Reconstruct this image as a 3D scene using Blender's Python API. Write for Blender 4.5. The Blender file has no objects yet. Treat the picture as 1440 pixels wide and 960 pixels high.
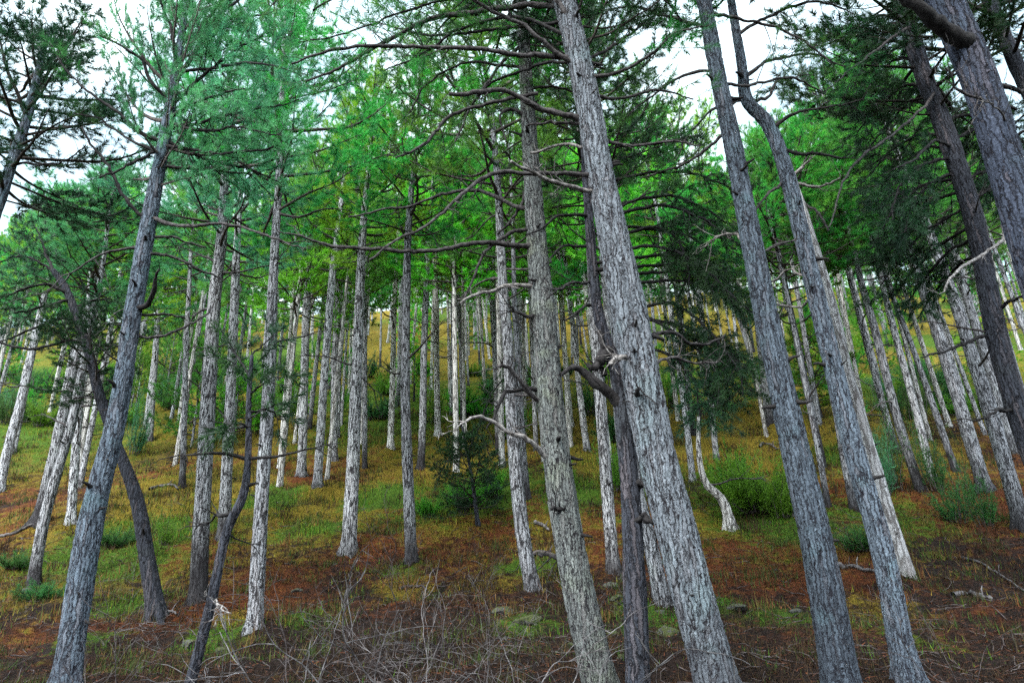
import bpy, math, random
import numpy as np
from mathutils import Vector, Matrix
SC = bpy.context.scene
COL = SC.collection
random.seed(7)
RNG = np.random.default_rng(11)
def rad(a): return math.radians(a)

# ------------------------------------------------------------------ camera
FPX = 1100.0                      # focal length in pixels of the 1440 px wide photo
PITCH, ROLL = rad(24.9), rad(2.4)
EYE = np.array([0.0, 0.0, 1.6])
_F = np.array([0, math.cos(PITCH), math.sin(PITCH)])
_U0 = np.array([0, -math.sin(PITCH), math.cos(PITCH)])
_R0 = np.array([1.0, 0, 0])
_R = _R0 * math.cos(ROLL) - _U0 * math.sin(ROLL)
_U = _R0 * math.sin(ROLL) + _U0 * math.cos(ROLL)
cd = bpy.data.cameras.new('camera')
cd.sensor_width = 36.0; cd.sensor_fit = 'HORIZONTAL'
cd.lens = 36.0 * FPX / 1440.0
cd.clip_start = 0.05; cd.clip_end = 3000
cam = bpy.data.objects.new('camera', cd); COL.objects.link(cam)
m = Matrix(((_R[0], _U[0], -_F[0], EYE[0]), (_R[1], _U[1], -_F[1], EYE[1]),
            (_R[2], _U[2], -_F[2], EYE[2]), (0, 0, 0, 1)))
cam.matrix_world = m
SC.camera = cam
def raydir(px, py):
    return _F * FPX + _R * (px - 720.0) + _U * (480.0 - py)
def at(px, py, Y):                # point of the view ray at forward distance Y
    d = raydir(px, py)
    return EYE + d * (Y / d[1])
def span(w, P):                   # metres covered by w photo pixels at point P
    return w * float(np.dot(np.asarray(P) - EYE, _F)) / FPX

# ------------------------------------------------------------------ terrain
def vnoise(x, y, seed=0):
    xi = np.floor(x).astype(np.int64); yi = np.floor(y).astype(np.int64)
    fx = x - xi; fy = y - yi
    fx = fx * fx * (3 - 2 * fx); fy = fy * fy * (3 - 2 * fy)
    def h(a, b):
        n = (a * 374761393 + b * 668265263 + seed * 982451653) & 0x7fffffff
        n = ((n ^ (n >> 13)) * 1274126177) & 0x7fffffff
        n = (n ^ (n >> 16)) & 0xffff
        return n / 65535.0
    return (h(xi, yi) * (1 - fx) + h(xi + 1, yi) * fx) * (1 - fy) + (h(xi, yi + 1) * (1 - fx) + h(xi + 1, yi + 1) * fx) * fy
_ky = np.array([-900, -20, -3, 0, 4, 8, 11, 14, 17, 21.5, 26, 31, 45, 62, 80, 100, 112, 125, 150, 220, 900])
_kz = np.array([-3, -.6, -.1, 0, .65, 1.35, 2.0, 2.85, 4.15, 6.5, 8.8, 11.3, 19.2, 30, 41.6, 54, 59.5, 61, 58, 40, 10])
_fy = np.linspace(-900, 900, 9001)
_fz = np.interp(_fy, _ky, _kz)
for _ in range(3):
    _fz = np.convolve(np.pad(_fz, 6, mode='edge'), np.ones(13) / 13, mode='valid')
def gz(x, y):
    x = np.asarray(x, float); y = np.asarray(y, float)
    z = np.interp(y, _fy, _fz) + 0.018 * x * np.clip(y / 15, 0, 1) * np.exp(-(x / 60) ** 2)
    far = np.clip((y - 4) / 16, 0, 1)
    z = z + (vnoise(x * .16, y * .16, 1) - .5) * .55 * far
    z = z + (vnoise(x * .55, y * .55, 2) - .5) * .32 * (0.6 + .4 * far)
    z = z + (vnoise(x * 1.7, y * 1.7, 3) - .5) * (.15 + .1 * far) + (vnoise(x * 4.3, y * 4.3, 4) - .5) * .08 + (vnoise(x * 8.7, y * 8.7, 5) - .5) * .04
    return z
def g1(x, y): return float(gz(x, y))
def hit(px, py):                  # where the view ray meets the ground
    d = raydir(px, py); d = d / d[1]
    Y = np.concatenate([np.arange(2, 40, .02), np.arange(40, 112, .1)])
    P = EYE[None] + d[None] * Y[:, None]
    below = P[:, 2] < gz(P[:, 0], P[:, 1])
    if not below.any(): return None
    i = int(np.argmax(below)); p = P[i].copy(); p[2] = g1(p[0], p[1])
    return p

# ------------------------------------------------------------------ materials
def mat(name):
    M = bpy.data.materials.new(name); M.use_nodes = True
    nt = M.node_tree; nt.nodes.clear()
    out = nt.nodes.new('ShaderNodeOutputMaterial')
    return M, nt, out
def N(nt, t, **kw):
    n = nt.nodes.new(t)
    for k, v in kw.items():
        if k.startswith('i_'):
            n.inputs[k[2:].replace('_', ' ')].default_value = v
        else: setattr(n, k, v)
    return n
def L(nt, a, b): nt.links.new(a, b)
def ramp(nt, stops, fac=None, interp='LINEAR'):
    r = nt.nodes.new('ShaderNodeValToRGB'); r.color_ramp.interpolation = interp
    el = r.color_ramp.elements
    while len(el) > 1: el.remove(el[-1])
    el[0].position = stops[0][0]; el[0].color = (*stops[0][1], 1)
    for p, c in stops[1:]:
        e = el.new(p); e.color = (*c, 1)
    if fac is not None: nt.links.new(fac, r.inputs[0])
    return r
def mixc(nt, fac, a, b, mode='MIX'):
    n = nt.nodes.new('ShaderNodeMix'); n.data_type = 'RGBA'; n.blend_type = mode
    for s, v in ((n.inputs[0], fac), (n.inputs[6], a), (n.inputs[7], b)):
        if hasattr(v, 'links'): nt.links.new(v, s)
        elif isinstance(v, tuple): s.default_value = (*v, 1)
        else: s.default_value = v
    return n.outputs[2]
def maprange(nt, v, a, b, c=0.0, d=1.0, smooth=True):
    n = nt.nodes.new('ShaderNodeMapRange')
    n.interpolation_type = 'SMOOTHSTEP' if smooth else 'LINEAR'
    nt.links.new(v, n.inputs['Value'])
    n.inputs['From Min'].default_value = a; n.inputs['From Max'].default_value = b
    n.inputs['To Min'].default_value = c; n.inputs['To Max'].default_value = d
    return n.outputs['Result']
def math_(nt, op, a, b=None):
    n = nt.nodes.new('ShaderNodeMath'); n.operation = op
    for s, v in ((n.inputs[0], a), (n.inputs[1], b)):
        if v is None: continue
        if hasattr(v, 'links'): nt.links.new(v, s)
        else: s.default_value = v
    return n.outputs[0]

def bark(name, furrow, plate, light, lichen, scale=13.0, depth=.022, disp=False, lich=.25, foot=0.0, lo=.0, hi=.155):
    M, nt, out = mat(name)
    tc = N(nt, 'ShaderNodeTexCoord'); oi = N(nt, 'ShaderNodeObjectInfo')
    add = N(nt, 'ShaderNodeVectorMath', operation='ADD')
    sc_ = N(nt, 'ShaderNodeVectorMath', operation='SCALE'); L(nt, oi.outputs['Random'], sc_.inputs[0]); sc_.inputs['Scale'].default_value = 37.0
    L(nt, tc.outputs['Object'], add.inputs[0]); L(nt, sc_.outputs[0], add.inputs[1])
    nz = N(nt, 'ShaderNodeTexNoise', i_Scale=6.5, i_Detail=5.0, i_Roughness=.72); L(nt, add.outputs[0], nz.inputs['Vector'])
    sub = N(nt, 'ShaderNodeVectorMath', operation='SUBTRACT'); L(nt, nz.outputs['Color'], sub.inputs[0]); sub.inputs[1].default_value = (.5, .5, .5)
    s2 = N(nt, 'ShaderNodeVectorMath', operation='MULTIPLY'); L(nt, sub.outputs[0], s2.inputs[0]); s2.inputs[1].default_value = (.12, .12, .26)
    a2 = N(nt, 'ShaderNodeVectorMath', operation='ADD'); L(nt, add.outputs[0], a2.inputs[0]); L(nt, s2.outputs[0], a2.inputs[1])
    mp = N(nt, 'ShaderNodeMapping'); mp.inputs['Scale'].default_value = (1, 1, .085); L(nt, a2.outputs[0], mp.inputs['Vector'])
    vo = N(nt, 'ShaderNodeTexVoronoi', feature='DISTANCE_TO_EDGE', i_Scale=scale); L(nt, mp.outputs[0], vo.inputs['Vector'])
    vc = N(nt, 'ShaderNodeTexVoronoi', feature='F1', i_Scale=scale); L(nt, mp.outputs[0], vc.inputs['Vector'])
    edge = math_(nt, 'ADD', vo.outputs['Distance'], math_(nt, 'MULTIPLY', math_(nt, 'SUBTRACT', nz.outputs['Fac'], .5), .22))
    mp3 = N(nt, 'ShaderNodeMapping'); mp3.inputs['Scale'].default_value = (1, 1, .10); L(nt, a2.outputs[0], mp3.inputs['Vector'])
    st = N(nt, 'ShaderNodeTexNoise', i_Scale=scale * 1.9, i_Detail=3.0, i_Roughness=.6); L(nt, mp3.outputs[0], st.inputs['Vector'])
    edge = math_(nt, 'ADD', edge, math_(nt, 'MULTIPLY', math_(nt, 'SUBTRACT', st.outputs['Fac'], .5), .45))
    ridge = maprange(nt, edge, lo, hi)
    mp2 = N(nt, 'ShaderNodeMapping'); mp2.inputs['Scale'].default_value = (1, 1, .42); L(nt, a2.outputs[0], mp2.inputs['Vector'])
    fl = N(nt, 'ShaderNodeTexNoise', i_Scale=48.0, i_Detail=4.0, i_Roughness=.65); L(nt, mp2.outputs[0], fl.inputs['Vector'])
    v2 = N(nt, 'ShaderNodeTexVoronoi', feature='DISTANCE_TO_EDGE', i_Scale=scale * 2.7); L(nt, mp2.outputs[0], v2.inputs['Vector'])
    crack = maprange(nt, v2.outputs['Distance'], .0, .14)
    big = N(nt, 'ShaderNodeTexNoise', i_Scale=2.3, i_Detail=3.0); L(nt, add.outputs[0], big.inputs['Vector'])
    # colours
    pc = mixc(nt, maprange(nt, fl.outputs['Fac'], .34, .66), plate, light)
    sepc = N(nt, 'ShaderNodeSeparateColor'); L(nt, vc.outputs['Color'], sepc.inputs[0])
    pc = mixc(nt, math_(nt, 'MULTIPLY', sepc.outputs[0], .45), pc, tuple(c * .62 for c in plate))
    pc = mixc(nt, math_(nt, 'MULTIPLY', maprange(nt, sepc.outputs[1], .72, 1.0), .25), pc, (.22, .17, .17))
    pc = mixc(nt, math_(nt, 'MULTIPLY', maprange(nt, big.outputs['Fac'], .52, .72), lich), pc, lichen)
    pc = mixc(nt, math_(nt, 'MULTIPLY', math_(nt, 'SUBTRACT', 1.0, crack), .55), pc, tuple(c * .42 for c in plate))
    fc = mixc(nt, ridge, furrow, pc)
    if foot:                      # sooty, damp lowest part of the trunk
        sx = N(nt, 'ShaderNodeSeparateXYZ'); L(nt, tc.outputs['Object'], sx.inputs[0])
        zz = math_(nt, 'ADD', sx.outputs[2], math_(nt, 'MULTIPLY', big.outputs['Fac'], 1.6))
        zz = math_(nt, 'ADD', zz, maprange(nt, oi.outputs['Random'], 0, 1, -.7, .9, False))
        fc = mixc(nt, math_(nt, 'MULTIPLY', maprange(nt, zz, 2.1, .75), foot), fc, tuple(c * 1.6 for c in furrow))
    hsv = N(nt, 'ShaderNodeHueSaturation'); L(nt, fc, hsv.inputs['Color'])
    L(nt, maprange(nt, oi.outputs['Random'], 0, 1, .74, 1.16, False), hsv.inputs['Value'])
    b = N(nt, 'ShaderNodeBsdfPrincipled', i_Roughness=.93); b.inputs['Specular IOR Level'].default_value = .2
    L(nt, hsv.outputs[0], b.inputs['Base Color'])
    h = math_(nt, 'ADD', math_(nt, 'MULTIPLY', ridge, 1.0), math_(nt, 'MULTIPLY', fl.outputs['Fac'], .38))
    h = math_(nt, 'ADD', h, math_(nt, 'MULTIPLY', crack, .16))
    if disp:
        d = N(nt, 'ShaderNodeDisplacement', i_Scale=depth, i_Midlevel=1.15); L(nt, h, d.inputs['Height'])
        L(nt, d.outputs[0], out.inputs['Displacement']); M.displacement_method = 'BOTH'
    else:
        bp = N(nt, 'ShaderNodeBump', i_Distance=depth * 1.1, i_Strength=1.0); L(nt, h, bp.inputs['Height']); L(nt, bp.outputs[0], b.inputs['Normal'])
    L(nt, b.outputs[0], out.inputs['Surface'])
    return M
FUR = (.014, .012, .015)
BARK_NEAR = bark('bark_near', FUR, (.125, .142, .168), (.31, .345, .39), (.19, .28, .30), 24, .016, True, .4, .5)
BARK_NEAR_FINE = bark('bark_near_fine', FUR, (.11, .122, .125), (.29, .315, .305), (.25, .29, .20), 29, .013, True, .6, .4)
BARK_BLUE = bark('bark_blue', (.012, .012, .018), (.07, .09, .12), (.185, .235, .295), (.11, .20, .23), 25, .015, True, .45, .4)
BARK_SHADE = bark('bark_shaded', (.008, .008, .013), (.034, .042, .066), (.085, .105, .155), (.06, .095, .12), 20, .016, True, .3)  # darkened copy of the blue bark, shade at the edge put into its colour
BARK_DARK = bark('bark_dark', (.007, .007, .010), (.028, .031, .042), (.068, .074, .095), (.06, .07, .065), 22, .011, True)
BARK_PALE = bark('bark_pale', (.014, .012, .014), (.34, .348, .375), (.60, .61, .64), (.48, .53, .51), 21, .018, foot=.92, lo=.0, hi=.15)
BARK_GREY = bark('bark_grey', (.012, .011, .013), (.20, .207, .23), (.42, .435, .47), (.40, .46, .44), 21, .018, foot=.92, lo=.0, hi=.15)
BARK_FAR = bark('bark_far', (.07, .06, .055), (.53, .52, .51), (.74, .735, .72), (.60, .62, .56), 15, .02, lo=-.02, hi=.14)
DEADWOOD = bark('bleached_wood', (.12, .11, .11), (.40, .40, .42), (.60, .60, .62), (.42, .46, .46), 12, .008, False, .4, .95)

def twigwood(name, a, b_, sc=20.0):
    M, nt, out = mat(name)
    tc = N(nt, 'ShaderNodeTexCoord'); oi = N(nt, 'ShaderNodeObjectInfo')
    nz = N(nt, 'ShaderNodeTexNoise', i_Scale=sc, i_Detail=4.0, i_Roughness=.65); L(nt, tc.outputs['Object'], nz.inputs['Vector'])
    c = mixc(nt, maprange(nt, nz.outputs['Fac'], .36, .64), a, b_)
    hsv = N(nt, 'ShaderNodeHueSaturation'); L(nt, c, hsv.inputs['Color']); L(nt, maprange(nt, oi.outputs['Random'], 0, 1, .7, 1.3, False), hsv.inputs['Value'])
    b = N(nt, 'ShaderNodeBsdfPrincipled', i_Roughness=.9); b.inputs['Specular IOR Level'].default_value = .2
    L(nt, hsv.outputs[0], b.inputs['Base Color'])
    bp = N(nt, 'ShaderNodeBump', i_Distance=.008, i_Strength=.9); L(nt, nz.outputs['Fac'], bp.inputs['Height']); L(nt, bp.outputs[0], b.inputs['Normal'])
    L(nt, b.outputs[0], out.inputs['Surface'])
    return M
LIMB = twigwood('limb_wood', (.016, .013, .014), (.07, .064, .065))
LIMB_PALE = twigwood('pale_limb_wood', (.07, .062, .06), (.25, .235, .23))
LIMB_DARK = twigwood('dark_limb_wood', (.008, .007, .008), (.028, .026, .027))
TWIG = twigwood('twig_wood', (.02, .017, .016), (.07, .06, .056))
SHRUBWOOD = twigwood('shrub_wood', (.035, .03, .031), (.15, .14, .143), 9)
SHRUBDARK = twigwood('dark_shrub_wood', (.02, .015, .016), (.08, .068, .068), 9)

def foliage(name, dark, midc, lightc, trans=.48):
    M, nt, out = mat(name)
    at_ = N(nt, 'ShaderNodeAttribute', attribute_name='tint'); oi = N(nt, 'ShaderNodeObjectInfo')
    tc = N(nt, 'ShaderNodeTexCoord')
    nz = N(nt, 'ShaderNodeTexNoise', i_Scale=.9, i_Detail=2.0); L(nt, tc.outputs['Object'], nz.inputs['Vector'])
    f = math_(nt, 'ADD', math_(nt, 'MULTIPLY', at_.outputs['Fac'], .6), math_(nt, 'MULTIPLY', maprange(nt, nz.outputs['Fac'], .3, .7), .4))
    r = ramp(nt, [(0.0, dark), (.5, midc), (1.0, lightc)], f)
    hsv = N(nt, 'ShaderNodeHueSaturation'); L(nt, r.outputs[0], hsv.inputs['Color'])
    L(nt, maprange(nt, oi.outputs['Random'], 0, 1, .46, .528, False), hsv.inputs['Hue'])
    L(nt, maprange(nt, oi.outputs['Random'], 0, 1, .8, 1.2, False), hsv.inputs['Value'])
    d = N(nt, 'ShaderNodeBsdfPrincipled', i_Roughness=.55); d.inputs['Specular IOR Level'].default_value = .35
    L(nt, hsv.outputs[0], d.inputs['Base Color'])
    t = N(nt, 'ShaderNodeBsdfTranslucent'); L(nt, hsv.outputs[0], t.inputs['Color'])
    mx = N(nt, 'ShaderNodeMixShader'); mx.inputs[0].default_value = trans
    L(nt, d.outputs[0], mx.inputs[1]); L(nt, t.outputs[0], mx.inputs[2]); L(nt, mx.outputs[0], out.inputs['Surface'])
    return M
FOL = {
    'teal': foliage('needles_teal', (.028, .125, .055), (.068, .275, .105), (.145, .46, .19)),
    'green': foliage('needles_green', (.02, .115, .022), (.052, .28, .036), (.13, .46, .055)),
    'bright': foliage('needles_bright', (.06, .22, .015), (.14, .44, .02), (.28, .60, .06)),
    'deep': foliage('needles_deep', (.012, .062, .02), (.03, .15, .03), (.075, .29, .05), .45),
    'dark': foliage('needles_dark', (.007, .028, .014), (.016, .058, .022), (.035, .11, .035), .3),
    'shrub': foliage('shrub_leaves', (.035, .14, .015), (.08, .30, .02), (.15, .42, .04)),
    'olive': foliage('olive_leaves', (.02, .07, .018), (.045, .15, .035), (.09, .23, .05)),
    'bluish': foliage('bluish_leaves', (.028, .10, .045), (.06, .21, .08), (.11, .32, .12)),
}
def simple_attr(name, stops, rough=.9, trans=.25):
    M, nt, out = mat(name)
    at_ = N(nt, 'ShaderNodeAttribute', attribute_name='tint')
    r = ramp(nt, stops, at_.outputs['Fac'])
    d = N(nt, 'ShaderNodeBsdfPrincipled', i_Roughness=rough); L(nt, r.outputs[0], d.inputs['Base Color']); d.inputs['Specular IOR Level'].default_value = .2
    t = N(nt, 'ShaderNodeBsdfTranslucent'); L(nt, r.outputs[0], t.inputs['Color'])
    mx = N(nt, 'ShaderNodeMixShader'); mx.inputs[0].default_value = trans
    L(nt, d.outputs[0], mx.inputs[1]); L(nt, t.outputs[0], mx.inputs[2]); L(nt, mx.outputs[0], out.inputs['Surface'])
    return M
GRASS = simple_attr('grass_blades', [(0, (.022, .10, .008)), (.3, (.06, .17, .012)), (.55, (.16, .19, .018)), (.8, (.30, .20, .03)), (1, (.20, .10, .035))])
LITTER = simple_attr('fallen_needles', [(0, (.02, .01, .008)), (.4, (.07, .026, .014)), (.8, (.17, .055, .022)), (1, (.24, .16, .11))], .85, .1)

DRYGRASS = simple_attr('dry_grass_blades', [(0, (.012, .009, .007)), (.4, (.05, .03, .016)), (.7, (.11, .07, .035)), (.9, (.06, .06, .02)), (1, (.20, .15, .09))])
SCRUB = simple_attr('low_scrub_stems', [(0, (.018, .012, .009)), (.3, (.06, .035, .018)), (.5, (.03, .045, .012)), (.7, (.04, .085, .015)), (.86, (.13, .10, .03)), (1, (.17, .07, .025))])
def ground_mat():
    M, nt, out = mat('forest_floor')
    tc = N(nt, 'ShaderNodeTexCoord'); V = tc.outputs['Object']
    at_ = N(nt, 'ShaderNodeAttribute', attribute_name='cover')
    sep = N(nt, 'ShaderNodeSeparateColor'); L(nt, at_.outputs['Color'], sep.inputs[0])
    def nz(s, d=4.0, r=.6):
        n = N(nt, 'ShaderNodeTexNoise', i_Scale=s, i_Detail=d, i_Roughness=r); L(nt, V, n.inputs['Vector']); return n.outputs['Fac']
    n1, n2, n3, n4 = nz(1.1), nz(4.5, 5), nz(22, 5, .7), nz(70, 3, .7)
    soil = ramp(nt, [(.30, (.004, .003, .003)), (.5, (.017, .0105, .009)), (.7, (.043, .027, .021))], n3).outputs[0]
    red = ramp(nt, [(.28, (.02, .007, .005)), (.48, (.10, .03, .011)), (.7, (.25, .078, .024))], n3).outputs[0]
    yel = ramp(nt, [(.3, (.055, .04, .006)), (.5, (.17, .125, .014)), (.72, (.33, .24, .035))], n3).outputs[0]
    grn = ramp(nt, [(.3, (.012, .035, .004)), (.5, (.05, .11, .009)), (.72, (.13, .20, .02))], n3).outputs[0]
    def w(ch, a=.16, b=.50):
        s = math_(nt, 'ADD', ch, math_(nt, 'MULTIPLY', math_(nt, 'SUBTRACT', math_(nt, 'ADD', math_(nt, 'MULTIPLY', n1, .4), math_(nt, 'MULTIPLY', n2, .6)), .5), 1.5))
        return maprange(nt, s, a, b)
    c = mixc(nt, w(sep.outputs[0]), soil, red)
    c = mixc(nt, w(sep.outputs[2]), c, yel)
    c = mixc(nt, w(sep.outputs[1]), c, grn)
    c = mixc(nt, math_(nt, 'MULTIPLY', maprange(nt, n4, .60, .72), .5), c, (.20, .16, .13))
    c = mixc(nt, math_(nt, 'MULTIPLY', maprange(nt, n4, .44, .32), .55), c, (.012, .010, .010))
    b = N(nt, 'ShaderNodeBsdfPrincipled', i_Roughness=.95); b.inputs['Specular IOR Level'].default_value = .1
    L(nt, c, b.inputs['Base Color'])
    h = math_(nt, 'ADD', math_(nt, 'MULTIPLY', n3, 1.0), math_(nt, 'MULTIPLY', n4, .5))
    bp = N(nt, 'ShaderNodeBump', i_Distance=.10, i_Strength=1.0); L(nt, h, bp.inputs['Height']); L(nt, bp.outputs[0], b.inputs['Normal'])
    L(nt, b.outputs[0], out.inputs['Surface'])
    return M
GROUND = ground_mat()
def rock_mat():
    M, nt, out = mat('mossy_rock')
    tc = N(nt, 'ShaderNodeTexCoord'); ge = N(nt, 'ShaderNodeNewGeometry'); oi = N(nt, 'ShaderNodeObjectInfo')
    sp = N(nt, 'ShaderNodeSeparateXYZ'); L(nt, ge.outputs['Normal'], sp.inputs[0])
    n = N(nt, 'ShaderNodeTexNoise', i_Scale=14.0, i_Detail=6.0, i_Roughness=.7); L(nt, tc.outputs['Object'], n.inputs['Vector'])
    n2 = N(nt, 'ShaderNodeTexNoise', i_Scale=4.0, i_Detail=4.0); L(nt, tc.outputs['Object'], n2.inputs['Vector'])
    st = ramp(nt, [(.3, (.018, .018, .018)), (.54, (.055, .055, .055)), (.76, (.36, .36, .34))], n.outputs['Fac']).outputs[0]
    ms = ramp(nt, [(.3, (.008, .016, .003)), (.7, (.07, .085, .008))], n.outputs['Fac']).outputs[0]
    f = math_(nt, 'ADD', n2.outputs['Fac'], math_(nt, 'MULTIPLY', sp.outputs[2], .12))
    f = math_(nt, 'ADD', f, maprange(nt, oi.outputs['Random'], 0, 1, -.12, .16, False))
    c = mixc(nt, maprange(nt, f, .50, .62), st, ms)
    b = N(nt, 'ShaderNodeBsdfPrincipled', i_Roughness=.92); L(nt, c, b.inputs['Base Color'])
    bp = N(nt, 'ShaderNodeBump', i_Distance=.03, i_Strength=.9); L(nt, n.outputs['Fac'], bp.inputs['Height']); L(nt, bp.outputs[0], b.inputs['Normal'])
    L(nt, b.outputs[0], out.inputs['Surface'])
    return M
ROCK = rock_mat()

# ------------------------------------------------------------------ mesh building
class MB:
    """collects tubes and triangles; build() links them as one mesh object"""
    def __init__(s): s.v = []; s.f = []; s.n = 0; s.mi = []; s.ti = []
    def tube(s, P, R, sides=6, mi=0, tint=.5, cap=True, lump=0.0, seed=0, roots=None):
        P = np.asarray(P, float); R = np.asarray(R, float); n = len(P)
        T = np.gradient(P, axis=0); T /= (np.linalg.norm(T, axis=1, keepdims=True) + 1e-9)
        ref = np.array([1.0, 0, 0]) if abs(T[0][0]) < .8 else np.array([0, 0, 1.0])
        A = ref[None] - T * (T @ ref)[:, None]; A /= (np.linalg.norm(A, axis=1, keepdims=True) + 1e-9)
        B = np.cross(T, A)
        a = np.linspace(0, 2 * np.pi, sides, endpoint=False)
        rr = R[:, None] * np.ones((1, sides))
        if lump:
            s_ = np.linspace(0, n * .9, n)
            L_ = np.concatenate([[0], np.cumsum(np.linalg.norm(np.diff(P, axis=0), axis=1))])
            X, Yv = np.meshgrid(np.cos(a) * 1.1 + 5 + np.sin(a) * 2.3, L_ * 1.6 + seed * 7.3)
            rr = rr * (1 + lump * (vnoise(X, Yv, seed) - .5) * 2)
        if roots is not None: rr = rr * (1 + roots[:, None] * (.5 + .35 * np.cos(4 * a + seed)[None] + .3 * np.cos(7 * a + seed * 2.1)[None]))
        V = P[:, None] + A[:, None] * (np.cos(a)[None, :, None] * rr[:, :, None]) + B[:, None] * (np.sin(a)[None, :, None] * rr[:, :, None])
        V = V.reshape(-1, 3)
        i = np.arange(n - 1)[:, None] * sides; j = np.arange(sides)[None]
        k = (j + 1) % sides
        q = np.stack([i + j, i + k, i + sides + k, i + sides + j], axis=-1).reshape(-1, 4) + s.n
        s.v.append(V); s.f.append(q); s.mi.append(np.full(len(q), mi)); s.ti.append(np.full(len(q), tint)); s.n += len(V)
        if cap and R[-1] > .004:
            s.v.append(P[-1:] + T[-1:] * R[-1] * .3)
            e = np.arange(sides) + s.n - sides
            t = np.stack([e, np.roll(e, -1), np.full(sides, s.n)], axis=-1)
            s.f.append(t); s.mi.append(np.full(sides, mi)); s.ti.append(np.full(sides, tint)); s.n += 1
    def tris(s, V, tint=.5, mi=0):       # V (n,3,3)
        n = len(V)
        if n == 0: return
        s.v.append(V.reshape(-1, 3)); s.f.append(np.arange(n * 3).reshape(-1, 3) + s.n)
        s.mi.append(np.full(n, mi)); s.ti.append(np.broadcast_to(np.asarray(tint, float), (n,)).copy()); s.n += n * 3
    def mesh(s, name, mats, smooth=False, off=(0, 0, 0)):
        me = bpy.data.meshes.new(name)
        V = (np.concatenate(s.v) - np.asarray(off, float)[None]).astype(np.float32)
        me.vertices.add(len(V)); me.vertices.foreach_set('co', V.ravel())
        loops = np.concatenate([f.ravel() for f in s.f]).astype(np.int32)
        sizes = np.concatenate([np.full(len(f), f.shape[1]) for f in s.f]).astype(np.int32)
        starts = np.concatenate([[0], np.cumsum(sizes)[:-1]]).astype(np.int32)
        me.loops.add(len(loops)); me.loops.foreach_set('vertex_index', loops)
        me.polygons.add(len(sizes)); me.polygons.foreach_set('loop_start', starts)
        me.polygons.foreach_set('material_index', np.concatenate(s.mi).astype(np.int32))
        if smooth: me.polygons.foreach_set('use_smooth', np.ones(len(sizes), bool))
        at_ = me.attributes.new('tint', 'FLOAT', 'FACE'); at_.data.foreach_set('value', np.concatenate(s.ti).astype(np.float32))
        for M in mats: me.materials.append(M)
        me.update(); me.validate(verbose=False) if False else None
        return me
def link(name, data, parent=None, loc=None):
    o = bpy.data.objects.new(name, data); COL.objects.link(o)
    if parent is not None: o.parent = parent
    if loc is not None: o.location = loc
    return o
def tag(o, label=None, cat=None, group=None, kind=None):
    if label: o['label'] = label
    if cat: o['category'] = cat
    if group: o['group'] = group
    if kind: o['kind'] = kind
    return o
def curve(P, n):                  # Catmull-Rom through the points, resampled evenly to n points
    P = np.asarray(P, float)
    if len(P) == 2: Q = np.vstack([P[0] + (P[1] - P[0]) * t for t in np.linspace(0, 1, 8)])
    else:
        E = np.vstack([2 * P[0] - P[1], P, 2 * P[-1] - P[-2]]); Q = []
        for i in range(1, len(E) - 2):
            p0, p1, p2, p3 = E[i - 1], E[i], E[i + 1], E[i + 2]
            for t in np.linspace(0, 1, 10, endpoint=False):
                Q.append(.5 * (2 * p1 + (p2 - p0) * t + (2 * p0 - 5 * p1 + 4 * p2 - p3) * t * t + (3 * p1 - p0 - 3 * p2 + p3) * t ** 3))
        Q.append(P[-1]); Q = np.array(Q)
    s = np.concatenate([[0], np.cumsum(np.linalg.norm(np.diff(Q[:, :3], axis=0), axis=1))])
    u = np.linspace(0, s[-1], n)
    return np.stack([np.interp(u, s, Q[:, k]) for k in range(Q.shape[1])], axis=1)
def unit(v): return v / (np.linalg.norm(v, axis=-1, keepdims=True) + 1e-9)
def needles(pos, dirs, Ls, K, nl, nw, rng, droop=.12, tints=None):
    """K needles round each shoot (pos, dir, length) as thin triangles"""
    S = len(pos)
    t = rng.random((S, K)); ph = rng.random((S, K)) * 2 * np.pi
    d = unit(dirs)[:, None, :]
    ref = np.where(np.abs(d[..., 2:3]) < .9, np.array([0, 0, 1.0]), np.array([1.0, 0, 0]))
    a = unit(np.cross(d, ref)); b = np.cross(d, a)
    perp = a * np.cos(ph)[..., None] + b * np.sin(ph)[..., None]
    ang = np.radians(66 - 42 * t + rng.normal(0, 9, (S, K)))
    nd = d * np.cos(ang)[..., None] + perp * np.sin(ang)[..., None]
    nd[..., 2] -= droop * rng.random((S, K)); nd = unit(nd)
    base = pos[:, None] + d * (t * Ls[:, None])[..., None]
    ln = nl * (.75 + .5 * rng.random((S, K)))
    w = unit(np.cross(nd, unit(rng.normal(size=(S, K, 3))))) * (nw * .5)
    V = np.stack([base - w, base + w, base + nd * ln[..., None]], axis=2).reshape(-1, 3, 3)
    ti = (tints if tints is not None else rng.random(S))[:, None] + rng.normal(0, .12, (S, K))
    return V, np.clip(ti, 0, 1).ravel()
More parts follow.
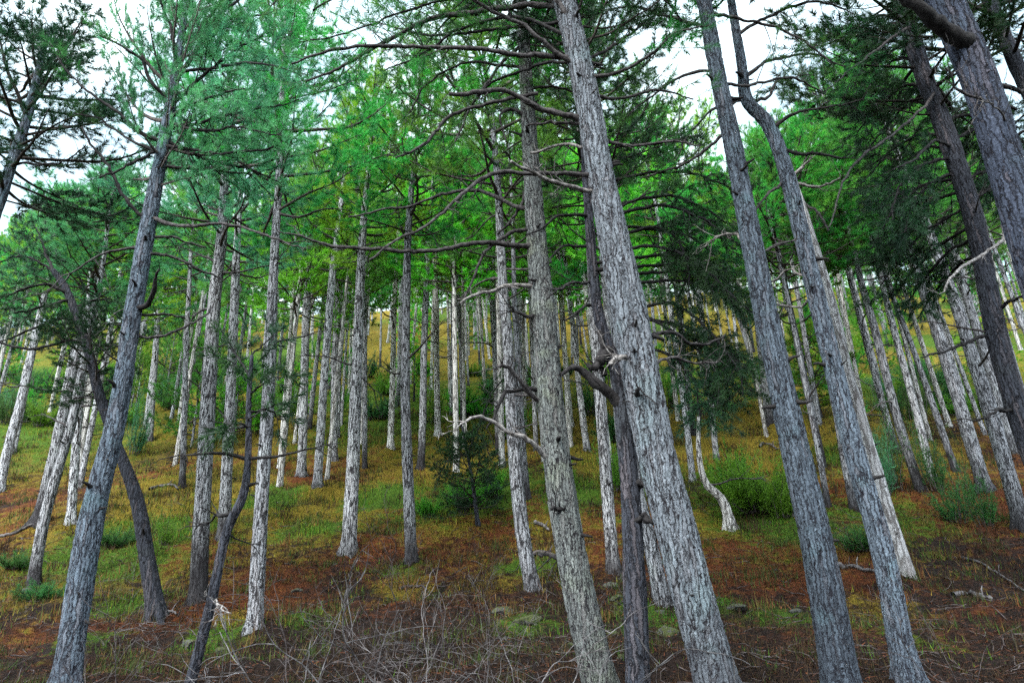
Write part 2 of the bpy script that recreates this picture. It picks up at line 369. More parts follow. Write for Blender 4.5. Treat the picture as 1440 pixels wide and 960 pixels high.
def grow(P, R0, rng, start=.35, sp=.2, sl=.8, shoot=.16, up=.35, subs=True, wood=None, sides=3, flat=.55, bend=.3):
    """secondary twigs and needle shoots along a limb; wood: MB for the twigs; returns shoot arrays"""
    P = np.asarray(P, float)
    s = np.concatenate([[0], np.cumsum(np.linalg.norm(np.diff(P, axis=0), axis=1))]); Ltot = s[-1]
    pos, dr, ln = [], [], []
    u = start * Ltot; side = 1
    Z = np.array([0, 0, 1.0])
    while u < Ltot:
        p = np.array([np.interp(u, s, P[:, k]) for k in range(3)])
        q = np.array([np.interp(min(u + .05, Ltot), s, P[:, k]) for k in range(3)])
        q0 = np.array([np.interp(max(u - .05, 0), s, P[:, k]) for k in range(3)])
        T = unit(q - q0)
        S_ = np.cross(T, Z); nS = np.linalg.norm(S_)
        S_ = S_ / nS if nS > .15 else unit(rng.normal(size=3))
        N_ = np.cross(S_, T)
        el = rng.normal(0, flat)
        d = unit(T * rng.uniform(.55, 1.0) + side * S_ * math.cos(el) + N_ * math.sin(el))
        Ls = sl * (1.05 - .6 * u / Ltot) * rng.uniform(.55, 1.2)
        side = -side
        c = [p]; dd = d.copy(); n = 5
        for k in range(n):
            dd = unit(dd + Z * up * .22 + rng.normal(0, .13, 3) * bend * 3 + T * .06)
            c.append(c[-1] + dd * Ls / n)
        c = np.array(c)
        if wood is not None:
            wood.tube(c, np.linspace(max(R0 * .38 * (1 - .6 * u / Ltot), .005), .0025, n + 1), sides, 0, .5, False)
        m_ = max(2, int(Ls / shoot * 1.0))
        for k in range(m_):
            tt = (k + 1) / m_ * .999
            i = tt * n; i0 = int(i); fr = i - i0
            pp = c[i0] * (1 - fr) + c[i0 + 1] * fr
            T2 = unit(c[i0 + 1] - c[i0])
            if k == m_ - 1: dsh = T2
            else:
                if tt < .25: continue
                dsh = unit(T2 * .75 + unit(rng.normal(size=3)) * .75 + Z * up * .6)
            pos.append(pp); dr.append(unit(dsh + Z * up * .25)); ln.append(shoot * rng.uniform(.8, 1.35))
        u += sp * rng.uniform(.6, 1.4)
    pos.append(P[-1]); dr.append(unit(P[-1] - P[-2])); ln.append(shoot * 1.3)
    return np.array(pos), np.array(dr), np.array(ln)

# ------------------------------------------------------------------ crown prototypes (local z up from the crown's base)
def crown_proto(seed, H, Rm, nl, K, nlen, nw, sp, shoot, sl=.8, lo=.0, ragged=.35, twigs=True, up=.35, sides=3):
    rng = np.random.default_rng(seed)
    need = MB(); wood = MB(); az = rng.random() * 6.28
    for i in range(nl):
        f = (i + rng.random() * .8) / nl
        z = H * (lo + (.93 - lo) * f)
        az += 2.4 + rng.normal(0, .45)
        prof = (math.sin(math.pi * min(1, .22 + .78 * f) ** 1.05) ** .8 * .9 + .16) * Rm
        Lh = max(.35, prof * rng.uniform(1 - ragged, 1 + ragged))
        el = rad(-6 + 52 * f + rng.normal(0, 9))
        p = np.array([0, 0, z]); pts = [p]; n = 7
        a = az
        for k in range(n):
            a += rng.normal(0, .13); el += rad(4.5) + rng.normal(0, .07)
            d = np.array([math.cos(a) * math.cos(el), math.sin(a) * math.cos(el), math.sin(el)])
            p = p + d * Lh / n; pts.append(p)
        pts = curve(pts, 14)
        r0 = .016 + .011 * Lh
        wood.tube(pts, np.linspace(r0, .006, 14), max(4, sides + 1), 0, .5, False)
        pos, dr, ln = grow(pts, r0, rng, .30 if f < .7 else .15, sp, sl * (.55 + .3 * Lh / Rm), shoot, up, True, wood if twigs else None, sides)
        limb_t = rng.uniform(.1, .9)
        V, t = needles(pos, dr, ln, K, nlen, nw, rng, tints=np.clip(limb_t + rng.normal(0, .3, len(pos)), 0, 1))
        need.tris(V, t)
    return need, wood
def proto_pair(i, *a, **k):
    nd, wd = crown_proto(*a, **k)
    return nd.mesh('crown_needles', [FOL['green']]), wd.mesh('crown_twigs', [TWIG], True)
MID = [proto_pair(i, 100 + i, h, r, n, 52, .15, .013, .14, .16) for i, (h, r, n) in enumerate([(7.5, 2.4, 44), (6.6, 2.6, 38), (8.4, 2.1, 48), (6.0, 2.3, 34)])]
MIDH = [7.5, 6.6, 8.4, 6.0]
FAR = [proto_pair(i, 200 + i, h, r, n, 30, .20, .032, .23, .22, twigs=False) for i, (h, r, n) in enumerate([(7.0, 2.3, 36), (6.2, 2.5, 32), (8.0, 2.0, 40)])]
FARH = [7.0, 6.2, 8.0]

# dead branch prototypes along +x, one metre long
def dead_proto(seed):
    rng = np.random.default_rng(seed); mb = MB()
    p = np.zeros(3); a = 0; el = rng.uniform(-.15, .35); pts = [p]
    for k in range(9):
        a += rng.normal(0, .17); el += rng.normal(-.02, .16)
        p = p + np.array([math.cos(a) * math.cos(el), math.sin(a) * math.cos(el), math.sin(el)]) / 9; pts.append(p)
    pts = curve(pts, 14); mb.tube(pts, np.linspace(.021, .004, 14) * rng.uniform(.8, 1.25), 5)
    for k in range(rng.integers(3, 7)):
        i = rng.integers(4, 13); d = unit(unit(pts[i] - pts[i - 1]) + rng.normal(0, .7, 3)); q = [pts[i]]
        Lq = rng.uniform(.12, .4)
        for j in range(4):
            d = unit(d + rng.normal(0, .25, 3)); q.append(q[-1] + d * Lq / 4)
        mb.tube(np.array(q), np.linspace(.008, .0025, 5), 4, cap=False)
    return mb.mesh('dead_branch', [LIMB], True)
DEAD = [dead_proto(300 + i) for i in range(7)]
def stub_proto(seed):
    rng = np.random.default_rng(seed); mb = MB()
    q = [np.zeros(3)]; d = np.array([1, 0, rng.uniform(-.2, .7)])
    for j in range(3):
        d = unit(d + rng.normal(0, .2, 3)); q.append(q[-1] + d / 3)
    mb.tube(np.array(q), np.array([.26, .17, .13, .09]), 6)
    return mb.mesh('branch_stub', [LIMB_DARK], True)
STUB = [stub_proto(330 + i) for i in range(4)]

# ------------------------------------------------------------------ trees
class Tree: pass
def axis_at(t, z):                # trunk centre and radius at world height z
    i = int(np.clip(np.searchsorted(t.P[:, 2], z), 1, len(t.P) - 1))
    f = (z - t.P[i - 1, 2]) / max(1e-6, t.P[i, 2] - t.P[i - 1, 2])
    f = min(max(f, 0), 1)
    return t.P[i - 1] * (1 - f) + t.P[i] * f, t.R[i - 1] * (1 - f) + t.R[i] * f
def pine(px, label, Y=None, H=15.0, cb=7.8, bark=None, hires=False, proto=None, fol='green', cs=1.0, crown=True, dead=7, stubs=6,
         group='pine trees of the stand', name='pine_tree', cat='pine tree', deadmat=None, flare=1.38, dead_lo=.35, far=False, rot=None, top=True, tip=.03):
    rng = np.random.default_rng(abs(hash(label)) % 1 + int(px[0][0] * 13 + px[0][1] * 7) % 100000)
    if Y is None:
        b = hit(px[0][0], px[0][1]); Y = b[1]
    pts = [at(x, y, Y) for x, y, w in px]; rr = [span(w, p) / 2 for (x, y, w), p in zip(px, pts)]
    if len(px) and True:          # carry the foot of the trunk down to the ground
        d = unit(pts[0] - pts[1])
        k = 0
        while pts[0][2] + d[2] * k > g1(*(pts[0] + d * k)[:2]) and k < 6: k += .02
        if k > .1: pts.insert(0, pts[0] + d * k); rr.insert(0, rr[0] * 1.04)
    base = pts[0].copy(); base[2] = g1(base[0], base[1])
    root_low = base + unit(pts[0] - pts[1]) * .45; rr0 = rr[0]
    pts[0] = root_low; 
    ztop = base[2] + H
    if top and pts[-1][2] < ztop:
        d = unit(pts[-1] - pts[-2]); p = pts[-1]; r = rr[-1]; nst = 4; rem = (ztop - p[2]) / nst
        for k in range(nst):
            d = unit(d + np.array([0, 0, .15]) + rng.normal(0, .03, 3)); p = p + d * rem / d[2]; pts.append(p); rr.append(r + (tip - r) * (k + 1) / nst)
    C = np.column_stack([np.array(pts), np.array(rr)])
    Ltot = np.linalg.norm(np.diff(C[:, :3], axis=0), axis=1).sum()
    n = int(Ltot / (.020 if hires else .22)) + 2
    Q = curve(C, n); P, R = Q[:, :3], np.maximum(Q[:, 3], .012)
    hgt = P[:, 2] - base[2]
    R = R * (1 + .45 * (flare - 1) * np.exp(-np.clip(hgt + .02, 0, 9) / .16))
    t = Tree(); t.P, t.R, t.base = P, R, base
    root = link(name, None, None, base.tolist()); root.empty_display_size = .3
    tag(root, label, cat, group); t.root = root
    mb = MB()
    sides = (72 if hires else (10 if far else 16))
    lump = .06
    mb.tube(P, R, sides, 0, .5, True, lump, int(rng.integers(1000)), (flare - 1) * 1.6 * np.exp(-np.clip(hgt - .06, 0, 9) / .15))
    link('trunk', mb.mesh('trunk', [bark or BARK_GREY], True, base), root)
    zc = base[2] + cb
    if crown:
        pc, rc = axis_at(t, zc); pt, _ = axis_at(t, ztop)
        S = FAR if far else MID; HH = FARH if far else MIDH
        i = int(rng.integers(len(S))) if proto is None else proto
        Hc = ztop - zc + .3
        ax = unit(pt - pc + 1e-6)
        M = Vector((0, 0, 1)).rotation_difference(Vector(ax.tolist())).to_matrix() @ Matrix.Rotation(rng.random() * 6.28 if rot is None else rot, 3, 'Z')
        o = link('crown', S[i][0], root, (pc - base).tolist())
        o.rotation_euler = M.to_euler(); sxy = cs * rng.uniform(.9, 1.12); o.scale = (sxy, sxy, Hc / HH[i])
        o.material_slots[0].link = 'OBJECT'; o.material_slots[0].material = FOL[fol]
        link('twigs', S[i][1], o)
    for k in range(dead):
        z = base[2] + cb * (dead_lo + (1.05 - dead_lo) * (1 - rng.random() ** 1.6 * 1))
        p, r = axis_at(t, z)
        o = link('branch', DEAD[int(rng.integers(len(DEAD)))], root, (p - base).tolist())
        a = rng.random() * 6.28; Ld = rng.uniform(.5, 1.7)
        o.rotation_euler = (rng.uniform(-.6, .6), rng.uniform(-.25, .15), a); o.scale = (Ld, Ld, Ld)
        if deadmat: o.material_slots[0].link = 'OBJECT'; o.material_slots[0].material = deadmat
    for k in range(stubs):
        z = base[2] + rng.uniform(.1, .95) * cb
        p, r = axis_at(t, z); a = -math.pi / 2 + rng.uniform(-1.7, 1.7)
        s = rng.uniform(.06, .16) * (1.25 if hires else 1)
        o = link('branch_stub', STUB[int(rng.integers(len(STUB)))], root, (p - base + np.array([math.cos(a), math.sin(a), 0]) * r * .8).tolist())
        o.rotation_euler = (rng.uniform(0, 6), 0, a); o.scale = (s, s * .8, s * .8)
    t.rng = rng
    return t
def limb(t, px, dY=0.0, mat_=None, leaf=None, label=None, n=None, wob=.045, fol='deep', parent=None):
    """a branch of a near tree along photo points (x, y, width); it ends dY metres farther than it starts"""
    x0, y0, w0 = px[0]
    Y0 = float(np.interp(at(x0, y0, t.base[1])[2], t.P[:, 2], t.P[:, 1]))
    m_ = len(px); pts = []
    for i, (x, y, w) in enumerate(px):
        Yi = Y0 + dY * i / (m_ - 1); p = at(x, y, Yi); pts.append([*p, span(w, p) / 2 * (.84 if w < 14 else 1)])
    rng = t.rng
    if parent is None:            # root the branch inside its trunk
        pa, ra = axis_at(t, pts[0][2]); pts[0][:3] = (np.array(pts[0][:3]) * .55 + pa * .45).tolist()
    n = n or max(12, int(sum(np.linalg.norm(np.array(pts[i + 1][:3]) - np.array(pts[i][:3])) for i in range(m_ - 1)) / .07))
    Q = curve(np.array(pts), n); P = Q[:, :3].copy()
    wv = np.cumsum(rng.normal(0, 1, (n, 3)), axis=0); wv -= np.linspace(0, 1, n)[:, None] * wv[-1]
    P += wv * wob * .35 * np.sqrt(12 / n)
    R = np.maximum(Q[:, 3], .004) * (1 + .30 * (rng.random(n) - .5))
    mb = MB(); mb.tube(P, R, 9, 0, .5, True)
    need = None
    if leaf:
        pos, dr, ln = grow(P, float(R[0]), rng, leaf.get('start', .4), leaf.get('sp', .16), leaf.get('sl', .6), leaf.get('shoot', .15), leaf.get('up', .3), True, mb, 4)
        K = leaf.get('K', 26)
        V, ti = needles(pos, dr, ln, K, leaf.get('nl', .11), leaf.get('nw', .0045), rng)
        need = MB(); need.tris(V, ti)
    else:                         # a few bare side twigs
        for k in range(int(rng.integers(5, 12))):
            i = int(rng.integers(n // 4, n)); d = unit(unit(P[i] - P[i - 1]) + rng.normal(0, .7, 3)); q = [P[i]]; Lq = rng.uniform(.05, .5)
            for j in range(5):
                d = unit(d + rng.normal(0, .25, 3)); q.append(q[-1] + d * Lq / 5)
            mb.tube(np.array(q), np.linspace(min(R[i] * .5, .008), .002, 6), 4, cap=False)
            if Lq > .2:
                for e in range(int(rng.integers(1, 4))):
                    b_ = q[int(rng.integers(1, 5))]; d2 = unit(d + rng.normal(0, .8, 3)); L2 = rng.uniform(.05, .2); mb.tube(np.array([b_, b_ + d2 * L2 * .5, b_ + unit(d2 + rng.normal(0, .3, 3)) * L2]), np.array([.004, .003, .0015]), 3, cap=False)
    o = link('branch', mb.mesh('branch', [mat_ or LIMB], True, t.base), t.root)
    if label: o['label'] = label
    if need is not None:
        c = link('needles', need.mesh('needles', [FOL[fol]], False, t.base), o)
    return P
NEARLEAF = dict(start=.35, sp=.12, sl=.7, shoot=.14, K=36, nl=.12, nw=.007, up=.25)
PINES = 'pine trees of the stand'

# ---- the near trunks
c1 = pine([(1008, 960, 61), (962, 790, 58), (915, 600, 54), (893, 480, 51), (866, 350, 44), (845, 245, 38), (822, 120, 34), (793, 0, 31)],
          'thickest pale grey pine leaning left, deeply furrowed, with many bare branches', Y=7.8, H=16, cb=9.8, bark=BARK_NEAR, hires=True,
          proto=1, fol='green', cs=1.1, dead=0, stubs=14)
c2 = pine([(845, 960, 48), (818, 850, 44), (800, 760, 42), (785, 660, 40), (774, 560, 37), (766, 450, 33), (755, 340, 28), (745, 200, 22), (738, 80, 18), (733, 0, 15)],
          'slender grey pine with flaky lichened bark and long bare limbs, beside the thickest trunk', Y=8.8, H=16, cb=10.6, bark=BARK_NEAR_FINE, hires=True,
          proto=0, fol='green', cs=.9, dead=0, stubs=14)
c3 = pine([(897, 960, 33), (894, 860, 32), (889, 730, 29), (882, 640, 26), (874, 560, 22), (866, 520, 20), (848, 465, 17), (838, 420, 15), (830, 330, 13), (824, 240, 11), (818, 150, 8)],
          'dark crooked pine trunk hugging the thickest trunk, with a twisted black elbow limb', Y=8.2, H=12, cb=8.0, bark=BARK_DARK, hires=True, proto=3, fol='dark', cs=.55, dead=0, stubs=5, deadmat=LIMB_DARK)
c4 = pine([(866, 810, 19), (860, 770, 18), (850, 640, 17), (841, 520, 15), (834, 420, 14), (829, 320, 12)],
          'thin pale pine half hidden behind the dark crooked trunk and the thickest trunk', H=15, cb=8.5, bark=BARK_PALE, fol='green', dead=8)
c5 = pine([(934, 858, 24), (918, 780, 21), (896, 690, 19), (885, 610, 17), (870, 500, 15), (858, 400, 14)],
          'grey pine emerging at the foot of the thickest trunk, its base between mossy rocks', H=15, cb=8.5, bark=BARK_GREY, fol='dark', dead=3)
r1 = pine([(1183, 960, 52), (1150, 770, 45), (1118, 630, 38), (1085, 480, 34), (1057, 340, 29), (1030, 200, 25), (1008, 100, 22), (990, 0, 19)],
          'straight tall blue grey pine standing right of the green bush, mossy streaks on bark', Y=8.4, H=16, cb=10.2, bark=BARK_BLUE, hires=True, proto=2, fol='deep', dead=0, stubs=10)
r2 = pine([(1279, 960, 36), (1262, 880, 33), (1240, 770, 31), (1200, 630, 28), (1168, 500, 25), (1144, 400, 24), (1105, 240, 21), (1080, 175, 19), (1050, 140, 17), (1043, 90, 14), (1028, 0, 11)],
          'dark blue grey pine with a kinked top, in front of the bleached dead trunk', Y=9.2, H=16, cb=10.4, bark=BARK_BLUE, hires=True, proto=0, fol='green', dead=0, stubs=10)
r3 = pine([(1281, 820, 21), (1258, 750, 19), (1228, 650, 18), (1192, 525, 17), (1172, 440, 15), (1145, 345, 12), (1122, 270, 9), (1104, 218, 4)],
          'bleached barkless dead trunk, nearly white, snapped at the top', H=4, cb=4, bark=DEADWOOD, crown=False, dead=0, stubs=6, top=False, flare=1.08, name='dead_tree', cat='dead tree', group=None)
n1 = pine([(92, 960, 37), (127, 740, 33), (165, 580, 26), (187, 440, 23), (211, 300, 21), (232, 190, 16), (249, 90, 12), (257, 40, 9)],
          'large leaning pine with full teal crown, its trunk crossed by a bent dark tree', Y=10.2, H=13.2, cb=7.4, bark=BARK_BLUE, hires=True, proto=1, fol='teal', cs=.5, dead=4, stubs=12)
n2 = pine([(222, 872, 24), (206, 780, 21), (193, 705, 19), (176, 655, 16), (160, 615, 14), (140, 555, 14), (126, 500, 13), (108, 445, 12), (92, 405, 10), (75, 380, 7)],
          'bent blackish young pine zigzagging up behind the large leaning pine', H=6.3, cb=4.4, bark=BARK_DARK, hires=True, proto=3, fol='dark', cs=.55, dead=3, stubs=3, deadmat=LIMB_DARK, top=False)
n3 = pine([(268, 960, 16), (296, 850, 14), (318, 750, 13), (342, 695, 12), (349, 640, 9), (350, 560, 7), (354, 500, 5)],
          'thin curved sapling with a sparse dark top and a broken pale twig low down', Y=9.0, H=5, cb=3.3, bark=BARK_DARK, hires=True, crown=False, dead=6, stubs=2, deadmat=LIMB_DARK, top=False, dead_lo=.5)
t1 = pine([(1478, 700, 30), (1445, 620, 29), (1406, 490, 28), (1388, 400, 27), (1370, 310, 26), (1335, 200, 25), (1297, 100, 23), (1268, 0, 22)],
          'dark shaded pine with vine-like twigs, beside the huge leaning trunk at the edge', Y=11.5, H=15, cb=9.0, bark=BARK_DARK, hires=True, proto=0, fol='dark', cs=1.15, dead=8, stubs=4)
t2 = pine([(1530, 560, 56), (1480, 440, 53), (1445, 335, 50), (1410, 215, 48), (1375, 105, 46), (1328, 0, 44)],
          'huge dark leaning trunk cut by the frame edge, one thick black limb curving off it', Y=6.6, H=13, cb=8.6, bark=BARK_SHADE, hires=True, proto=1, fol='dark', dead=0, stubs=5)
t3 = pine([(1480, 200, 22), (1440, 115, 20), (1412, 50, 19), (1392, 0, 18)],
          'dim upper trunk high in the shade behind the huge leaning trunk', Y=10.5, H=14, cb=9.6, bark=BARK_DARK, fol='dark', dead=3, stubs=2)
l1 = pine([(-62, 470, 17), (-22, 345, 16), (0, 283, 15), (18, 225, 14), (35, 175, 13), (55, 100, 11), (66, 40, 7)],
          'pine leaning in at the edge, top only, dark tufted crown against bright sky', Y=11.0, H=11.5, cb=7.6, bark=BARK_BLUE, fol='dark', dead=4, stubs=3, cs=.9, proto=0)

# ---- limbs of the near trees (photo points)
limb(c1, [(824, 168, 11), (760, 145, 10), (715, 132, 8), (680, 131, 8), (632, 132, 7)], -.5, label='thick broken limb stub')
limb(c1, [(700, 132, 7), (650, 160, 6), (620, 185, 5), (600, 205, 5), (556, 222, 3)], -.4)
limb(c1, [(845, 270, 8), (790, 262, 7), (740, 240, 6), (719, 227, 5)], -.6, mat_=LIMB_PALE)
limb(c1, [(838, 248, 9), (780, 245, 7), (700, 246, 7), (650, 275, 6), (605, 310, 5), (545, 345, 4), (520, 365, 3)], -1.0)
limb(c1, [(812, 95, 10), (780, 75, 8), (750, 52, 7), (690, 18, 6), (640, -4, 5), (560, -30, 3)], -.6, leaf=NEARLEAF)
limb(c1, [(806, 82, 10), (760, 77, 9), (715, 75, 8), (640, 66, 7), (530, 62, 6), (470, 70, 5), (410, 90, 3)], -.8, leaf=dict(NEARLEAF, start=.45))
limb(c1, [(796, 8, 11), (750, 6, 10), (690, 8, 10), (600, 27, 8), (545, 55, 7), (480, 92, 5), (430, 115, 3)], .8, leaf=dict(NEARLEAF, start=.4))
limb(c1, [(786, -18, 10), (700, -40, 8), (600, -42, 7), (500, -20, 5), (440, 15, 3)], .2, leaf=NEARLEAF)
limb(c1, [(814, 60, 12), (803, 35, 11), (788, 12, 10), (772, -30, 9)], -.2)
limb(c1, [(828, 113, 8), (868, 104, 6), (915, 75, 5), (950, 48, 4), (1000, 35, 2)], -.6, leaf=dict(NEARLEAF, start=.5))
limb(c1, [(838, 136, 7), (880, 136, 5), (930, 128, 4), (975, 140, 2)], .4, leaf=dict(NEARLEAF, start=.5))
limb(c1, [(852, 195, 7), (900, 202, 5), (940, 195, 4), (985, 205, 2)], .3)
limb(c1, [(830, 182, 7), (800, 180, 6), (765, 175, 5), (740, 178, 4)], .3)
limb(c1, [(832, 205, 6), (790, 200, 5), (745, 215, 4)], .4, mat_=LIMB_PALE)
limb(c1, [(905, 485, 8), (938, 462, 6), (975, 478, 5), (1020, 470, 3)], .6, mat_=LIMB_DARK)
limb(c1, [(920, 520, 6), (945, 500, 5), (980, 512, 4), (1010, 508, 2)], .5)
limb(c1, [(905, 565, 13), (898, 556, 11), (899, 545, 7)], -.25, mat_=LIMB_DARK)
limb(c1, [(880, 515, 11), (866, 510, 9), (860, 511, 5)], -.3, mat_=LIMB_PALE)
for pth, dy in (([(800, 60, 7), (740, 30, 6), (660, 38, 5), (590, 80, 4), (540, 100, 2)], .5), ([(795, 30, 7), (700, 45, 5), (610, 55, 4), (520, 30, 2)], 1.2), ([(790, 0, 7), (690, -10, 5), (590, 5, 4), (490, 45, 3), (420, 60, 2)], -.2),
                ([(785, -30, 7), (660, -60, 5), (540, -55, 4), (430, -10, 2)], -1.0), ([(808, 88, 6), (750, 95, 5), (690, 120, 4), (650, 165, 2)], .9), ([(785, -20, 7), (720, -30, 5), (640, 20, 4), (570, 90, 2)], 1.6),
                ([(790, -10, 7), (850, -30, 5), (920, -10, 4), (960, 30, 2)], .5), ([(815, 90, 6), (870, 60, 5), (920, 20, 3)], 1.0), ([(780, -50, 7), (600, -100, 5), (450, -60, 4), (380, 10, 2)], -.5)):
    limb(c1, pth, dy, leaf=dict(NEARLEAF, start=.3, K=26, sp=.10, sl=.6), mat_=LIMB_DARK)
limb(c2, [(752, 347, 11), (715, 347, 9), (680, 347, 9), (620, 355, 8), (560, 356, 7), (480, 348, 6), (430, 335, 4), (390, 325, 2)], -.8)
limb(c2, [(748, 294, 8), (720, 288, 7), (690, 278, 6), (660, 276, 6), (620, 282, 5), (570, 297, 4), (490, 305, 3)], .6)
limb(c2, [(752, 322, 7), (728, 324, 7), (700, 338, 6), (682, 355, 5), (668, 388, 4), (650, 424, 3)], -.3)
limb(c2, [(764, 407, 8), (720, 403, 7), (690, 408, 6), (664, 416, 5), (648, 426, 3)], -.5, mat_=LIMB_PALE)
limb(c2, [(752, 250, 7), (722, 300, 5), (700, 330, 4)], .3)
limb(c2, [(742, 165, 7), (716, 157, 6), (706, 170, 4), (712, 200, 3)], -.2)
limb(c2, [(741, 95, 6), (700, 92, 5), (650, 88, 4), (600, 120, 3), (575, 160, 2)], .2, leaf=NEARLEAF)
limb(c2, [(742, 120, 6), (790, 120, 4), (830, 140, 3)], .3, leaf=NEARLEAF)
limb(c2, [(738, 60, 6), (700, 100, 5), (660, 160, 4), (640, 200, 3)], -.3, leaf=dict(NEARLEAF, start=.5))
limb(c2, [(762, 445, 9), (735, 440, 6), (715, 430, 4)], -.2, mat_=LIMB_DARK)
limb(c2, [(778, 648, 10), (752, 632, 9), (730, 618, 8), (700, 600, 7), (675, 594, 6), (648, 596, 4)], -.9, mat_=LIMB_PALE, label='pale bare forked branch')
limb(c2, [(768, 570, 9), (752, 560, 8), (738, 547, 8), (722, 526, 7), (708, 518, 6), (700, 515, 4)], -.6)
limb(c2, [(745, 548, 8), (722, 548, 7), (708, 553, 7), (698, 572, 6), (690, 592, 4), (684, 602, 3)], -.6, mat_=LIMB_DARK)
limb(c2, [(770, 560, 6), (745, 552, 5), (725, 555, 4)], .4)
limb(c2, [(790, 716, 10), (784, 714, 8), (776, 716, 6)], -.25, mat_=LIMB_DARK)
limb(c2, [(800, 782, 8), (780, 781, 6), (757, 779, 4)], .1, mat_=LIMB_DARK)
limb(c3, [(872, 568, 17), (858, 553, 16), (840, 540, 16), (822, 524, 14), (808, 516, 10), (795, 520, 7), (788, 528, 4)], -.3, mat_=LIMB_DARK, label='thick twisted black elbow limb')
limb(c3, [(858, 490, 18), (842, 505, 15), (836, 520, 12), (826, 512, 8)], -.15, mat_=LIMB_DARK)
limb(c3, [(834, 532, 10), (843, 515, 10), (848, 495, 9), (842, 465, 8)], -.1, mat_=LIMB_DARK)
limb(c3, [(836, 430, 6), (815, 432, 5), (795, 450, 3)], -.3, mat_=LIMB_DARK)
limb(c3, [(832, 395, 6), (800, 400, 5), (770, 420, 3)], -.3, mat_=LIMB_DARK)
limb(c3, [(828, 340, 6), (790, 345, 4), (768, 370, 3)], -.3, mat_=LIMB_DARK)
limb(c3, [(826, 300, 6), (790, 310, 5), (740, 330, 3)], -.3, mat_=LIMB_DARK)
limb(c3, [(894, 733, 12), (910, 730, 11), (920, 736, 9)], -.25, mat_=LIMB_DARK)
limb(c3, [(890, 685, 11), (900, 683, 10), (912, 688, 6)], -.25, mat_=LIMB_DARK)
DK = dict(start=.25, sp=.09, sl=.9, shoot=.14, K=44, nl=.13, nw=.010, up=-.12)
for pth, dy in (([(885, 300, 7), (930, 290, 5), (985, 310, 4), (1040, 345, 2)], -1.2), ([(880, 350, 7), (930, 350, 5), (985, 375, 4), (1035, 420, 2)], -2.0),
                ([(872, 255, 7), (920, 240, 5), (980, 245, 4), (1040, 270, 2)], -.5), ([(890, 440, 7), (945, 430, 5), (1000, 470, 4), (1040, 520, 2)], -2.4),
                ([(892, 470, 6), (960, 470, 5), (1010, 500, 4), (1030, 560, 2)], -1.6), ([(870, 210, 6), (925, 200, 5), (985, 190, 3)], .2),
                ([(890, 400, 6), (940, 395, 5), (1000, 400, 4), (1060, 440, 2)], -1.2), ([(868, 320, 6), (925, 322, 5), (975, 335, 4), (1020, 370, 2)], .8)):
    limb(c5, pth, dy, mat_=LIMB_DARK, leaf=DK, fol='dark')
    if int(pth[0][0] + pth[1][1]) % 2: limb(c5, [(a + 6, b - 14, w) for a, b, w in pth], dy + .9, mat_=LIMB_DARK, leaf=DK, fol='deep')
for pth, dy in (([(892, 430, 6), (960, 470, 5), (1005, 520, 4), (1010, 575, 2)], -2.0), ([(890, 480, 6), (950, 500, 5), (980, 540, 4), (985, 590, 2)], -1.8), ([(892, 440, 6), (970, 460, 5), (1030, 500, 4), (1045, 555, 2)], -2.2), ([(880, 330, 6), (930, 320, 5), (960, 355, 4), (970, 420, 2)], -1.0), ([(885, 380, 6), (940, 370, 5), (1010, 385, 4), (1045, 440, 2)], -.4)):
    limb(c5, pth, dy, mat_=LIMB_DARK, leaf=DK, fol='dark')
    if int(pth[0][0] + pth[1][1]) % 2: limb(c5, [(a + 6, b - 14, w) for a, b, w in pth], dy + .9, mat_=LIMB_DARK, leaf=DK, fol='deep')
limb(r1, [(1062, 360, 5), (1090, 345, 4), (1120, 335, 3)], .4)
limb(r1, [(1022, 180, 6), (985, 215, 5), (950, 235, 4), (900, 250, 2)], .5, leaf=NEARLEAF)
limb(r1, [(1010, 100, 6), (960, 110, 5), (915, 140, 3), (880, 165, 2)], .3, leaf=NEARLEAF)
limb(r1, [(1000, 40, 7), (950, 25, 5), (890, 10, 4), (840, 15, 2)], .3, leaf=NEARLEAF)
limb(r1, [(998, 20, 7), (1060, 30, 5), (1120, 50, 4), (1170, 90, 2)], .2, leaf=NEARLEAF)
limb(r1, [(1012, 120, 6), (1060, 120, 5), (1115, 110, 4), (1160, 130, 2)], .8, leaf=dict(NEARLEAF, sp=.22))
limb(r1, [(995, -20, 8), (930, -25, 6), (860, 0, 4), (820, 40, 2)], .3, leaf=NEARLEAF)
limb(r1, [(1060, 350, 5), (1025, 330, 4), (985, 350, 2)], .5, mat_=LIMB_PALE)
limb(r2, [(1088, 205, 8), (1120, 216, 6), (1155, 220, 5), (1190, 222, 3)], -.3, mat_=LIMB_DARK)
limb(r2, [(1086, 188, 9), (1100, 170, 7), (1130, 158, 5), (1180, 150, 3), (1215, 140, 2)], -.5, leaf=dict(NEARLEAF, start=.55))
limb(r2, [(1092, 258, 5), (1070, 282, 4), (1040, 318, 3), (1022, 335, 2)], -.6)
limb(r2, [(1044, 110, 7), (1090, 85, 5), (1140, 75, 4), (1190, 95, 2)], .2, leaf=NEARLEAF)
limb(r2, [(1036, 50, 7), (1090, 20, 5), (1150, 5, 4), (1200, 20, 2)], .2, leaf=NEARLEAF)
limb(r2, [(1052, 138, 7), (1010, 150, 5), (975, 185, 3), (950, 225, 2)], .3, leaf=NEARLEAF)
limb(r2, [(1058, 142, 6), (1085, 135, 5), (1100, 115, 4), (1140, 105, 2)], .2, leaf=dict(NEARLEAF, sp=.22))
limb(r2, [(1150, 410, 5), (1120, 432, 4), (1095, 428, 3)], .3, mat_=LIMB_PALE)
limb(r2, [(1140, 385, 5), (1110, 380, 4), (1080, 400, 3)], .3, mat_=LIMB_PALE)
